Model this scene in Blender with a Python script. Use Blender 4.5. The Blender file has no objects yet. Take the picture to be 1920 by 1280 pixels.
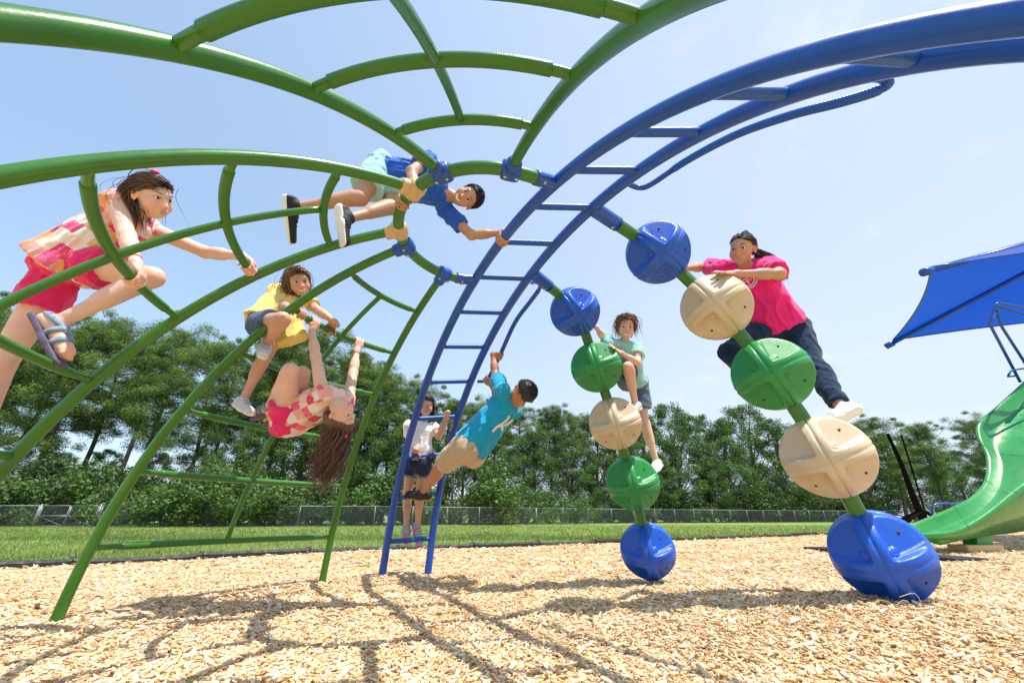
import bpy, math, random
import numpy as np
from mathutils import Vector, Matrix

# ------------------------------------------------------------------ camera, world, sun, exposure
SC = bpy.context.scene
COL = SC.collection
F_PX, PITCH, CAM_H = 744.24, 0.41602, 0.5
cam_d = bpy.data.cameras.new("Camera")
cam_d.sensor_width = 36.0
cam_d.lens = F_PX / 1920.0 * 36.0
cam_d.clip_start = 0.02
cam_d.clip_end = 3000.0
CAM = bpy.data.objects.new("Camera", cam_d)
CAM.location = (0, 0, CAM_H)
CAM.rotation_euler = (math.pi / 2 + PITCH, 0, 0)
COL.objects.link(CAM)
SC.camera = CAM

SUN_OFF = np.array([-0.56, 0.48, -2.0])          # the way sunlight travels
sd = -SUN_OFF / np.linalg.norm(SUN_OFF)
SUN_EL = math.asin(sd[2])
SUN_AZ = math.atan2(sd[0], sd[1])                # clockwise from +Y
sun_l = bpy.data.lights.new("sun", 'SUN')
sun_l.energy = 4.6
sun_l.angle = math.radians(0.5)
sun_l.color = (1.0, 0.95, 0.87)
sun_o = bpy.data.objects.new("sun", sun_l)
sun_o.rotation_euler = Vector(SUN_OFF).to_track_quat('-Z', 'Y').to_euler()
sun_o.location = (5, -4, 18)
COL.objects.link(sun_o)

W = bpy.data.worlds.new("World")
SC.world = W
W.use_nodes = True
wn, wl = W.node_tree.nodes, W.node_tree.links
wn.clear()
w_out = wn.new('ShaderNodeOutputWorld')
w_bg = wn.new('ShaderNodeBackground')
w_bg.inputs['Strength'].default_value = 0.15
sky = wn.new('ShaderNodeTexSky')
sky.sky_type = 'NISHITA'
sky.sun_disc = False
sky.sun_elevation = SUN_EL
sky.sun_rotation = SUN_AZ
sky.air_density = 1.0
sky.dust_density = 1.0
sky.ozone_density = 1.0
# thin wisps of cloud, laid out by direction in the sky
w_tc = wn.new('ShaderNodeTexCoord')
w_map = wn.new('ShaderNodeMapping')
w_map.inputs['Scale'].default_value = (1.8, 1.8, 4.0)
w_map.inputs['Location'].default_value = (3.1, 0.4, 1.3)
w_n = wn.new('ShaderNodeTexNoise')
w_n.inputs['Scale'].default_value = 2.2
w_n.inputs['Detail'].default_value = 9
w_n.inputs['Roughness'].default_value = 0.62
w_n.inputs['Distortion'].default_value = 0.15
w_r = wn.new('ShaderNodeValToRGB')
w_r.color_ramp.elements[0].position = 0.545
w_r.color_ramp.elements[0].color = (0, 0, 0, 1)
w_r.color_ramp.elements[1].position = 0.92
w_r.color_ramp.elements[1].color = (1, 1, 1, 1)
w_mix = wn.new('ShaderNodeMixRGB')
w_mix.inputs['Color2'].default_value = (5.0, 5.1, 5.3, 1)
w_hz = wn.new('ShaderNodeMixRGB')                # the thin summer veil that pales the whole sky
w_hz.inputs['Fac'].default_value = 0.42
w_hz.inputs['Color2'].default_value = (3.75, 4.30, 5.25, 1)
w_sx = wn.new('ShaderNodeSeparateXYZ')
wl.new(w_tc.outputs['Generated'], w_sx.inputs['Vector'])
def w_math(op, a, b):
    q = wn.new('ShaderNodeMath'); q.operation = op
    for i_, s_ in enumerate((a, b)):
        if isinstance(s_, float): q.inputs[i_].default_value = s_
        else: wl.new(s_, q.inputs[i_])
    return q.outputs[0]
w_mr = wn.new('ShaderNodeMapRange'); w_mr.interpolation_type = 'SMOOTHSTEP'
w_mr.inputs['From Min'].default_value = -.85; w_mr.inputs['From Max'].default_value = .75
w_mr.inputs['To Min'].default_value = .40; w_mr.inputs['To Max'].default_value = .80
wl.new(w_sx.outputs['X'], w_mr.inputs['Value'])
w_mz = wn.new('ShaderNodeMapRange'); w_mz.inputs['From Min'].default_value = .05; w_mz.inputs['From Max'].default_value = .55
w_mz.inputs['To Min'].default_value = .22; w_mz.inputs['To Max'].default_value = 0.0
wl.new(w_sx.outputs['Z'], w_mz.inputs['Value'])
wl.new(w_math('ADD', w_mr.outputs[0], w_mz.outputs[0]), w_hz.inputs['Fac'])
wl.new(w_tc.outputs['Generated'], w_map.inputs['Vector'])
wl.new(w_map.outputs['Vector'], w_n.inputs['Vector'])
wl.new(w_n.outputs['Fac'], w_r.inputs['Fac'])
w_ml = wn.new('ShaderNodeMapRange'); w_ml.inputs['From Min'].default_value = .05; w_ml.inputs['From Max'].default_value = .55   # wisps gather on one side and low down
wl.new(w_sx.outputs['X'], w_ml.inputs['Value'])
w_lo = wn.new('ShaderNodeMapRange'); w_lo.inputs['From Min'].default_value = .36; w_lo.inputs['From Max'].default_value = .22
wl.new(w_sx.outputs['Z'], w_lo.inputs['Value'])
w_cl = w_math('MULTIPLY', w_r.outputs['Color'], w_math('MAXIMUM', w_ml.outputs[0], w_lo.outputs[0]))
wl.new(w_cl, w_mix.inputs['Fac'])
w_hs = wn.new('ShaderNodeHueSaturation'); w_hs.inputs['Saturation'].default_value = 1.30; w_hs.inputs['Value'].default_value = 1.2; w_hs.inputs['Hue'].default_value = .488
wl.new(sky.outputs['Color'], w_hs.inputs['Color'])
wl.new(w_hs.outputs['Color'], w_hz.inputs['Color1'])
wl.new(w_hz.outputs['Color'], w_mix.inputs['Color1'])
wl.new(w_mix.outputs['Color'], w_bg.inputs['Color'])
wl.new(w_bg.outputs['Background'], w_out.inputs['Surface'])

SC.view_settings.view_transform = 'Standard'
SC.view_settings.look = 'None'
SC.view_settings.gamma = 1.0
SC.view_settings.use_curve_mapping = False
SC.view_settings.exposure = 0.50

# ------------------------------------------------------------------ helpers
rnd = random.Random(7)
RNG = np.random.default_rng(11)
V3 = lambda *a: np.array(a, float)
CP, SP = math.cos(PITCH), math.sin(PITCH)

def at(u, v, t):
    """point seen at photo pixel (u, v) at depth t metres along the lens axis"""
    x = (u - 960) / F_PX; y = (640 - v) / F_PX
    return np.array([x * t, (CP - y * SP) * t, (SP + y * CP) * t + CAM_H])

def on_ground(u, v, z=0.0):
    y = (640 - v) / F_PX
    return at(u, v, (z - CAM_H) / (SP + y * CP))

def nrm(a):
    a = np.asarray(a, float); return a / (np.linalg.norm(a) + 1e-12)

def tag(o, label=None, cat=None, group=None, kind=None):
    if label: o['label'] = label
    if cat: o['category'] = cat
    if group: o['group'] = group
    if kind: o['kind'] = kind
    return o

def empty(name, loc=(0, 0, 0), rz=0.0):
    o = bpy.data.objects.new(name, None)
    o.empty_display_size = 0.1
    o.location = loc; o.rotation_euler = (0, 0, rz)
    COL.objects.link(o)
    return o

def mesh_obj(name, verts, faces, mat=None, parent=None, smooth=True, colors=None, mats=None, mat_idx=None):
    """verts (n,3) in the parent's space; faces: (m,3|4) array or list of lists"""
    me = bpy.data.meshes.new(name)
    verts = np.asarray(verts, np.float32)
    if isinstance(faces, np.ndarray):
        n, k = faces.shape
        me.vertices.add(len(verts)); me.vertices.foreach_set('co', verts.ravel())
        me.loops.add(n * k); me.loops.foreach_set('vertex_index', faces.astype(np.int32).ravel())
        me.polygons.add(n)
        me.polygons.foreach_set('loop_start', np.arange(0, n * k, k, dtype=np.int32))
        me.polygons.foreach_set('loop_total', np.full(n, k, np.int32))
        me.update(calc_edges=True)
    else:
        me.from_pydata(verts.tolist(), [], [list(map(int, f)) for f in faces])
    if smooth:
        me.polygons.foreach_set('use_smooth', np.ones(len(me.polygons), bool))
    for m in (mats or ([mat] if mat else [])):
        me.materials.append(m)
    if mat_idx is not None:
        me.polygons.foreach_set('material_index', np.asarray(mat_idx, np.int32))
    if colors is not None:
        ca = me.color_attributes.new('Col', 'FLOAT_COLOR', 'POINT')
        c4 = np.ones((len(verts), 4), np.float32); c4[:, :3] = colors
        ca.data.foreach_set('color', c4.ravel())
    me.validate()
    o = bpy.data.objects.new(name, me)
    COL.objects.link(o)
    if parent is not None: o.parent = parent
    return o

class MB:
    """collects shapes into ONE mesh; world coordinates, shifted to the parent's base on build"""
    def __init__(s): s.v = []; s.f = []; s.m = []; s.n = 0
    def add(s, v, f, m=0):
        v = np.asarray(v, float)
        s.v.append(v); s.f += [[i + s.n for i in q] for q in f]; s.m += [m] * len(f); s.n += len(v)
        return s
    def tube(s, P, r, n=12, cap=True, m=0, closed=False):
        v, f = sweep(P, r, n, cap, closed); return s.add(v, f, m)
    def box(s, c, dx, dy, dz, m=0, bev=0.0):
        """box with half-axis vectors dx, dy, dz; bevelled edges if bev > 0"""
        c, dx, dy, dz = map(lambda a: np.asarray(a, float), (c, dx, dy, dz))
        if bev <= 0:
            v = [c + i * dx + j * dy + k * dz for i in (-1, 1) for j in (-1, 1) for k in (-1, 1)]
            f = [[0, 1, 3, 2], [4, 6, 7, 5], [0, 4, 5, 1], [2, 3, 7, 6], [0, 2, 6, 4], [1, 5, 7, 3]]
            return s.add(v, f, m)
        import bmesh
        bm = bmesh.new(); bmesh.ops.create_cube(bm, size=2)
        L = [np.linalg.norm(dx), np.linalg.norm(dy), np.linalg.norm(dz)]
        for w in bm.verts: w.co = Vector((w.co[0] * L[0], w.co[1] * L[1], w.co[2] * L[2]))
        bmesh.ops.bevel(bm, geom=bm.edges[:], offset=bev, segments=2, affect='EDGES', profile=0.6)
        R = np.stack([nrm(dx), nrm(dy), nrm(dz)])
        bm.verts.index_update()
        v = [c + np.array(w.co) @ R for w in bm.verts]; f = [[w.index for w in q.verts] for q in bm.faces]
        bm.free(); return s.add(v, f, m)
    def build(s, name, mat, parent=None, base=None, smooth=True, mats=None):
        v = np.concatenate(s.v) if s.v else np.zeros((0, 3))
        if base is None and parent is not None: base = world_loc(parent)
        if base is not None: v = v - np.asarray(base, float)
        o = mesh_obj(name, v, s.f, mat, parent, smooth, mats=mats, mat_idx=s.m if mats else None)
        if parent is None and base is not None: o.location = tuple(base)
        return o

def world_loc(o):
    p = np.zeros(3)
    while o is not None:
        p = p + np.array(o.location); o = o.parent
    return p

def frames(P, closed=False):
    P = np.asarray(P, float); n = len(P)
    T = np.zeros_like(P)
    if closed: T = np.roll(P, -1, 0) - np.roll(P, 1, 0)
    else:
        T[1:-1] = P[2:] - P[:-2]; T[0] = P[1] - P[0]; T[-1] = P[-1] - P[-2]
    T /= np.linalg.norm(T, axis=1)[:, None] + 1e-12
    a = V3(0, 0, 1) if abs(T[0][2]) < .9 else V3(1, 0, 0)
    N = [nrm(a - T[0] * (a @ T[0]))]
    for i in range(1, n):
        q = N[-1] - T[i] * (N[-1] @ T[i]); N.append(nrm(q))
    N = np.array(N); B = np.cross(T, N)
    return T, N, B

def sweep(P, r, n=12, cap=True, closed=False):
    P = np.asarray(P, float); k = len(P)
    r = np.broadcast_to(np.asarray(r, float), (k,))
    T, N, B = frames(P, closed)
    a = np.linspace(0, 2 * np.pi, n, endpoint=False)
    v = (P[:, None] + r[:, None, None] * (np.cos(a)[None, :, None] * N[:, None] + np.sin(a)[None, :, None] * B[:, None])).reshape(-1, 3)
    f = []
    for i in range(k if closed else k - 1):
        j = (i + 1) % k
        for q in range(n):
            q2 = (q + 1) % n
            f.append([i * n + q, i * n + q2, j * n + q2, j * n + q])
    if cap and not closed:
        f.append(list(range(n))[::-1]); f.append([(k - 1) * n + q for q in range(n)])
    return v, f

def spline(P, n=24):
    """Catmull-Rom through the points"""
    P = np.asarray(P, float)
    Q = np.vstack([2 * P[0] - P[1], P, 2 * P[-1] - P[-2]])
    out = []
    for i in range(1, len(Q) - 2):
        t = np.linspace(0, 1, n, endpoint=False)[:, None]
        p0, p1, p2, p3 = Q[i - 1:i + 3]
        out.append(.5 * (2 * p1 + (p2 - p0) * t + (2 * p0 - 5 * p1 + 4 * p2 - p3) * t ** 2 + (3 * p1 - p0 - 3 * p2 + p3) * t ** 3))
    out.append(P[-1:])
    return np.concatenate(out)

# ------------------------------------------------------------------ materials
def nmat(name):
    m = bpy.data.materials.new(name); m.use_nodes = True
    nt = m.node_tree
    return m, nt.nodes, nt.links, nt.nodes['Principled BSDF']

def mat(name, col, rough=.5, metal=0.0, var=.12, scale=8.0, bump=0.0, bscale=60.0, coat=0.0, col2=None, spec=.5, sss=0.0, coords='Object', detail=4, dust=0.0):
    m, n, l, b = nmat(name)
    tc = n.new('ShaderNodeTexCoord')
    no = n.new('ShaderNodeTexNoise'); no.inputs['Scale'].default_value = scale; no.inputs['Detail'].default_value = detail
    l.new(tc.outputs[coords], no.inputs['Vector'])
    r = n.new('ShaderNodeValToRGB')
    c = np.array(col[:3]); c2 = np.array(col2[:3]) if col2 is not None else None
    lo, hi = (c * (1 - var), np.minimum(c * (1 + var), 1)) if c2 is None else (c, c2)
    r.color_ramp.elements[0].position = .32; r.color_ramp.elements[0].color = (*lo, 1)
    r.color_ramp.elements[1].position = .68; r.color_ramp.elements[1].color = (*hi, 1)
    l.new(no.outputs['Fac'], r.inputs['Fac'])
    if dust > 0:                                                   # rubbed dust and pale scuffs with a shape of their own
        nd = n.new('ShaderNodeTexNoise'); nd.inputs['Scale'].default_value = scale * 1.7; nd.inputs['Detail'].default_value = 10; nd.inputs['Roughness'].default_value = .78; nd.inputs['Distortion'].default_value = .8
        l.new(tc.outputs[coords], nd.inputs['Vector'])
        md = n.new('ShaderNodeMapRange'); md.inputs['From Min'].default_value = .52; md.inputs['From Max'].default_value = .78; md.inputs['To Max'].default_value = dust
        l.new(nd.outputs['Fac'], md.inputs['Value'])
        mxd = n.new('ShaderNodeMixRGB'); mxd.inputs['Color2'].default_value = (.48, .40, .29, 1)
        l.new(md.outputs[0], mxd.inputs['Fac']); l.new(r.outputs['Color'], mxd.inputs['Color1']); l.new(mxd.outputs['Color'], b.inputs['Base Color'])
    else: l.new(r.outputs['Color'], b.inputs['Base Color'])
    b.inputs['Metallic'].default_value = metal
    nr_ = n.new('ShaderNodeTexNoise'); nr_.inputs['Scale'].default_value = scale * 2.7; nr_.inputs['Detail'].default_value = 8; nr_.inputs['Roughness'].default_value = .7
    l.new(tc.outputs[coords], nr_.inputs['Vector'])
    mr_ = n.new('ShaderNodeMapRange'); mr_.inputs['From Min'].default_value = .3; mr_.inputs['From Max'].default_value = .7
    mr_.inputs['To Min'].default_value = rough * .75; mr_.inputs['To Max'].default_value = min(1, rough * 1.35)
    l.new(nr_.outputs['Fac'], mr_.inputs['Value']); l.new(mr_.outputs[0], b.inputs['Roughness'])
    b.inputs['Coat Weight'].default_value = coat; b.inputs['Coat Roughness'].default_value = .12
    b.inputs['Specular IOR Level'].default_value = spec
    if sss > 0:
        b.inputs['Subsurface Weight'].default_value = sss
        b.inputs['Subsurface Radius'].default_value = (.012, .005, .003); b.inputs['Subsurface Scale'].default_value = 1.0
    if bump > 0:
        n2 = n.new('ShaderNodeTexNoise'); n2.inputs['Scale'].default_value = bscale; n2.inputs['Detail'].default_value = 5
        l.new(tc.outputs[coords], n2.inputs['Vector'])
        bp = n.new('ShaderNodeBump'); bp.inputs['Strength'].default_value = bump; bp.inputs['Distance'].default_value = .01
        l.new(n2.outputs['Fac'], bp.inputs['Height']); l.new(bp.outputs['Normal'], b.inputs['Normal'])
    return m

def knurl(name, col, scale=150.0):
    """rubber grip sleeve with raised dots"""
    m, n, l, b = nmat(name)
    b.inputs['Base Color'].default_value = (*col, 1); b.inputs['Roughness'].default_value = .38
    tc = n.new('ShaderNodeTexCoord'); v = n.new('ShaderNodeTexVoronoi'); v.inputs['Scale'].default_value = scale
    v.inputs['Randomness'].default_value = .15
    l.new(tc.outputs['Object'], v.inputs['Vector'])
    bp = n.new('ShaderNodeBump'); bp.inputs['Strength'].default_value = .4; bp.inputs['Distance'].default_value = .003; bp.invert = True
    l.new(v.outputs['Distance'], bp.inputs['Height']); l.new(bp.outputs['Normal'], b.inputs['Normal'])
    return m

GREEN = (.034, .165, .009)
BLUE = (.001, .068, .40)
M = {}
M['green'] = mat('green_powder_coat', GREEN, .32, var=.14, scale=4, bump=.04, bscale=160, coat=.25, dust=.04)
M['green_grip'] = knurl('green_grip_sleeve', (.035, .165, .013))
M['blue'] = mat('blue_powder_coat', BLUE, .32, var=.14, scale=4, bump=.04, bscale=160, coat=.25, dust=.04)
M['blue_grip'] = knurl('blue_grip_sleeve', (.003, .080, .37))
M['pod_blue'] = mat('blue_moulded_plastic', (.002, .090, .56), .42, var=.09, scale=9, bump=.07, bscale=110, coat=.08, dust=.14)
M['pod_green'] = mat('green_moulded_plastic', (.012, .25, .055), .42, var=.09, scale=9, bump=.07, bscale=110, coat=.08, dust=.14)
M['pod_tan'] = mat('tan_moulded_plastic', (.58, .475, .325), .45, var=.08, scale=9, bump=.07, bscale=110, coat=.08, dust=.14)
M['clamp_tan'] = mat('tan_clamp_paint', (.60, .42, .20), .4, var=.06)
M['steel'] = mat('bolt_steel', (.55, .55, .55), .3, 1.0)
M['dark_bolt'] = mat('dark_bolt_head', (.06, .05, .04), .4, .6)

# ------------------------------------------------------------------ the climber: dome of legs, hub ring, ladder arch, pod chains
XC, YC, HUB_Z, HUB_R, FOOT_R, SAG = -.15732, 2.04591, 2.13444, .54794, 2.22965, .42606
AZ = dict(A=2.25103, B=2.95882, C=3.25241, D=3.95966, E=4.32878, F=4.98852)
CEN = V3(XC, YC, 0)
R_LEG, R_RUNG, R_RAIL, R_RING = .0275, .0185, .034, .034

def leg_profile(n=60):
    p = np.array([HUB_R, HUB_Z]); q = np.array([FOOT_R, 0.0]); c = q - p; L = np.linalg.norm(c)
    nr = np.array([-c[1], c[0]]) / L
    if nr[1] < 0: nr = -nr
    R = (L * L / 4 + SAG * SAG) / (2 * SAG); o = (p + q) / 2 + nr * (SAG - R)
    a0 = math.atan2(*(p - o)[::-1]); a1 = math.atan2(*(q - o)[::-1])
    a = np.linspace(a0, a1, n)
    return np.stack([o[0] + R * np.cos(a), o[1] + R * np.sin(a)], 1)
PROF = leg_profile(120)
def prof_r(z):
    return float(np.interp(-z, -PROF[:, 1], PROF[:, 0]))
def dome(az, z, dr=0.0):
    r = prof_r(z) + dr
    return V3(XC + r * math.cos(az), YC + r * math.sin(az), z)

# ladder arch: a straight foot then a bend of slowly changing radius, in an upright plane
L0, LAZ, LR1, LR2, LEAN, LST = V3(-1.1922, 4.19644, 0), -1.05724, 2.56385, 2.40924, .19832, .23284
def arch_curves():
    n = 300; ds = 7.2 / n; ang = math.pi / 2 - LEAN; s = z = 0.0; l = 0.0; P = [(0.0, -.12), (0, 0)][1:]
    for i in range(n):
        l += ds
        w = min(1, max(0, (l - LST) / .05))
        kap = w * (1 / LR1 + (1 / LR2 - 1 / LR1) * min(1, max(0, (l - LST) / 3.)))
        ang -= kap * ds; s += math.cos(ang) * ds; z += math.sin(ang) * ds; P.append((s, z))
        if z < -.1: break
    P = np.array(P); S = np.arange(len(P)) * ds
    dr = V3(math.cos(LAZ), math.sin(LAZ), 0)
    Lc = L0 + P[:, :1] * dr + P[:, 1:] * V3(0, 0, 1)
    k = [.4008, .0969, 0, -.1817, .7017, .3398, .3997, -1.2757, -.4722, -.2318, .5397, .1841]
    u = np.minimum(S, 6.0) / 4.
    off = np.stack([sum(k[3 * q + j] * u ** q for q in range(4)) for j in range(3)], 1)
    return S, Lc, Lc + off
AS, AL, AR = arch_curves()
def rail(which, s):
    C_ = AL if which == 'L' else AR
    return np.array([np.interp(s, AS, C_[:, j]) for j in range(3)])

climber = empty('playground_climber', (XC, YC, 0))
tag(climber, 'green domed web climber with a blue ladder arch and two chains of round pods', 'climbing frame')

def sleeve(P, r_in, r_out, m_in, m_out, name, a=.10, b=.90):
    """a bar with plain ends and a thicker knurled grip along its middle, as one mesh"""
    P = np.asarray(P); n = len(P); i0, i1 = int(n * a), int(n * b)
    mb = MB(); mb.tube(P, r_in, 12, m=0)
    Q = P[i0:i1 + 1]; r = np.full(len(Q), r_out); r[0] = r[-1] = r_in * 1.01
    Q = np.vstack([Q[:1], Q[:1] + (Q[1] - Q[0]) * .15, Q[1:-1], Q[-1:] - (Q[-1] - Q[-2]) * .15, Q[-1:]])
    r = np.concatenate([[r_in * 1.01], np.full(len(Q) - 2, r_out), [r_in * 1.01]])
    mb.tube(Q, r, 14, m=1)
    return mb.build(name, None, climber, mats=[m_in, m_out])

# legs
for c, az in AZ.items():
    pr = np.vstack([PROF, [[PROF[-1, 0] + .02, -.12]]])
    P = np.stack([XC + pr[:, 0] * math.cos(az), YC + pr[:, 0] * math.sin(az), pr[:, 1]], 1)
    MB().tube(P, R_LEG, 18).build('arch_leg', M['green'], climber)
# concentric rungs and the strut up the middle of each panel
LEVELS = [1.98, 1.745, 1.46, 1.10, .745, .345]
for a0, a1 in (('A', 'B'), ('C', 'D'), ('E', 'F')):
    b0, b1 = AZ[a0], AZ[a1]
    for z in LEVELS:
        if z == 1.98 and a0 == 'A': pass
        aa = np.linspace(b0, b1, 34)
        P = np.array([dome(a, z) for a in aa])
        sleeve(P, R_RUNG - .002, R_RUNG + .0025, M['green'], M['green_grip'], 'rung')
    zz = np.linspace(LEVELS[0], LEVELS[-1], 50)
    am = (b0 + b1) / 2
    MB().tube(np.array([dome(am, z) for z in zz]), R_RUNG - .001, 12).build('strut', M['green'], climber)
# hub ring: open towards the ladder, its two ends socketed into the left rail
def ring_pt(a): return V3(XC + HUB_R * math.cos(a), YC + HUB_R * math.sin(a), HUB_Z)
dR = np.hypot(AL[:, 0] - XC, AL[:, 1] - YC) - HUB_R
hits = [i for i in range(len(dR) - 1) if dR[i] * dR[i + 1] < 0 and AL[i, 2] > 1.5]
RA = [math.atan2(AL[i, 1] - YC, AL[i, 0] - XC) for i in (hits[0], hits[-1])]     # far and near attachment
a_far, a_near = RA
if a_near < a_far: a_near += 2 * math.pi
aa = np.linspace(a_far + .02, a_near - .02, 120)
RP = np.array([ring_pt(a) for a in aa])
# ends rise or drop to the rail
e0, e1 = AL[hits[0]], AL[hits[-1]]
for i in range(14):
    w = (1 - i / 14) ** 2
    RP[i] += w * V3(0, 0, e0[2] - HUB_Z); RP[-1 - i] += w * V3(0, 0, e1[2] - HUB_Z)
MB().tube(RP[5:-5], R_RING, 18).build('hub_ring', M['green'], climber)
for seg, nxt in ((RP[:9], e0), (RP[-9:][::-1], e1)):
    mb = MB(); mb.tube(np.vstack([[nxt], seg]), R_RING + .006, 18, m=0)
    q = seg[5]; T_ = nrm(seg[6] - seg[4]); s_ = nrm(np.cross(T_, V3(0, 0, 1)))
    for sg in (-1, 1):
        d_ = nrm(s_ * sg * .5 - V3(0, 0, 1)) * (R_RING + .006)
        mb.tube([q + d_ * .9, q + d_ * 1.14], .008, 10, m=1)
    mb.build('rail_socket', None, climber, mats=[M['blue'], M['steel']])

def blob_ring(center, axis, r, length, bulge, n=26, k=14):
    """barrel-shaped clamp: a lathe about axis"""
    u = np.linspace(-1, 1, k); P = center + np.outer(u * length / 2, axis)
    rr = r + bulge * np.sqrt(np.maximum(0, 1 - np.abs(u) ** 3.2))
    rr[0] = rr[-1] = r * .8
    return sweep(P, rr, n)
for c, az in AZ.items():
    p = ring_pt(az); tan = V3(-math.sin(az), math.cos(az), 0); out = V3(math.cos(az), math.sin(az), 0)
    colr = M['clamp_tan'] if c in 'CD' else M['blue']
    mb = MB(); v, f = blob_ring(p, tan, R_RING + .004, .105, .016); mb.add(v, f, 0)
    d1 = nrm(np.array([dome(az, 2.02)]) - p)[0]
    v, f = blob_ring(p + d1 * .055, d1, R_LEG + .003, .075, .012); mb.add(v, f, 0)
    for s_ in (-1, 1):
        q = p + tan * s_ * .03 - V3(0, 0, 1) * (R_RING + .016); mb.tube([q, q - V3(0, 0, .008)], .009, 10, m=1)
    mb.build('hub_clamp', None, climber, mats=[colr, M['steel']])

# ladder rails, rungs, grab bars
for nm, Cv in (('L', AL), ('R', AR)):
    P = np.vstack([[Cv[0] - (Cv[1] - Cv[0]) * 6], Cv])
    MB().tube(P[::2], R_RAIL, 20).build('ladder_rail', M['blue'], climber)
for i in range(15):
    s = .295 + .394 * i
    if i == 7: s += .0
    p, q = rail('L', s), rail('R', s)
    P = p + np.linspace(0, 1, 26)[:, None] * (q - p)
    sleeve(P, R_RUNG, R_RUNG + .003, M['blue'], M['blue_grip'], 'ladder_rung', .10, .90)
def grab_bar(pts):
    P = spline(pts, 10); n = len(P)
    mb = MB(); mb.tube(P, .016, 12, m=0)
    i0, i1 = int(n * .26), int(n * .74)
    r = np.full(i1 - i0, .0195); r[0] = r[-1] = .0165
    mb.tube(P[i0:i1], r, 14, m=1)
    mb.build('grab_bar', None, climber, mats=[M['blue'], M['blue_grip']])
def rail_depth(s, d=0.0):
    p = rail('R', s); return (p[1] * CP + (p[2] - CAM_H) * SP) + d
def bar_pts(px):
    return [at(u, v, t) for u, v, t in px]
GB1 = bar_pts([(897, 715, rail_depth(1.80)), (911, 713, 3.75), (922, 697, 3.72), (940, 660, 3.66), (966, 604, 3.56), (996, 563, 3.42), (1012, 540, 3.30), (1010, 529, 3.24), (997, 530, rail_depth(2.66))])
GB2 = bar_pts([(1180, 346, rail_depth(3.96)), (1200, 352, 2.40), (1222, 345, 2.34), (1290, 300, 2.12), (1380, 253, 1.9), (1480, 217, 1.70), (1575, 192, 1.55), (1640, 172, 1.47), (1666, 158, 1.43), (1655, 148, 1.42), (1630, 143, rail_depth(5.15))])
GB1S = spline(GB1, 30)
grab_bar(GB1); grab_bar(GB2)

# pods
def pod_mesh(R):
    nu, nv = 168, 120
    th = np.linspace(0, np.pi, nv); ph = np.linspace(0, 2 * np.pi, nu, endpoint=False)
    a = np.cos(th)[:, None] + 0 * ph[None]; b = np.sin(th)[:, None] * np.cos(ph)[None]; c = np.sin(th)[:, None] * np.sin(ph)[None]
    ss = lambda e0, e1, x: (lambda t: t * t * (3 - 2 * t))(np.clip((x - e0) / (e1 - e0), 0, 1))
    m = -np.log(np.exp(-np.abs(a) * 30) + np.exp(-np.abs(b) * 30)) / 30          # soft min: a rounded inner corner
    r = np.ones_like(a)
    # raised cross of bands, seams along and across the post
    r += .008 * np.exp(-((np.abs(b) - .085) / .05) ** 2) + .008 * np.exp(-((np.abs(a) - .085) / .05) ** 2)
    for e0 in (.56, .62, .68): r -= .007 * np.exp(-((m - e0) / .012) ** 2)      # stepped lines towards the rim
    # four pockets on each face: a steep wall by the bands, the floor sloping out to the rim
    nn_ = np.array([.42, .80, .42]); dt = np.abs(b) * nn_[0] + np.abs(c) * nn_[1] + np.abs(a) * nn_[2]
    f1 = np.minimum(1.0, .755 / np.maximum(dt, .2))
    r = r + (np.minimum(f1, r) - r) * ss(.180, .228, m)
    f2 = np.minimum(1.0, .722 / np.maximum(dt, .2))
    r = r + (np.minimum(f2, r) - r) * ss(.268, .292, m)
    nub = (np.abs(b) - .37) ** 2 / .12 ** 2 + (np.abs(a) - .37) ** 2 / .12 ** 2
    r += .045 * np.sqrt(np.maximum(0, 1 - nub)) * ss(.2, .4, np.abs(c))
    r -= .038 * np.exp(-(b / .015) ** 2)
    r -= .020 * np.exp(-(a / .017) ** 2)
    r -= .02 * np.exp(-(c / .02) ** 2)
    v = np.stack([b * r, c * r, a * r], 2).reshape(-1, 3) * R
    i = np.arange(nv - 1)[:, None]; j = np.arange(nu)[None]; j2 = (j + 1) % nu
    q = np.stack([i * nu + j, (i + 1) * nu + j, (i + 1) * nu + j2, i * nu + j2], 2).reshape(-1, 4)
    return v, q
POD_R = .213
pv, pq = pod_mesh(POD_R)
pod_src = {}
bolt_src = None
CH1 = [at(1078, 584, 3.40), at(1118, 688, 3.35), at(1153, 793, 3.30), at(1186, 905, 3.25), at(1214, 1031, 3.20)]
CH2 = [at(1233, 474, 2.73), at(1342, 576, 2.56), at(1446, 701, 2.36), at(1549, 855, 2.16), at(1650, 1040, 2.02)]
POD_COL = ['pod_blue', 'pod_tan', 'pod_green', 'pod_tan', 'pod_blue']
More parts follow.
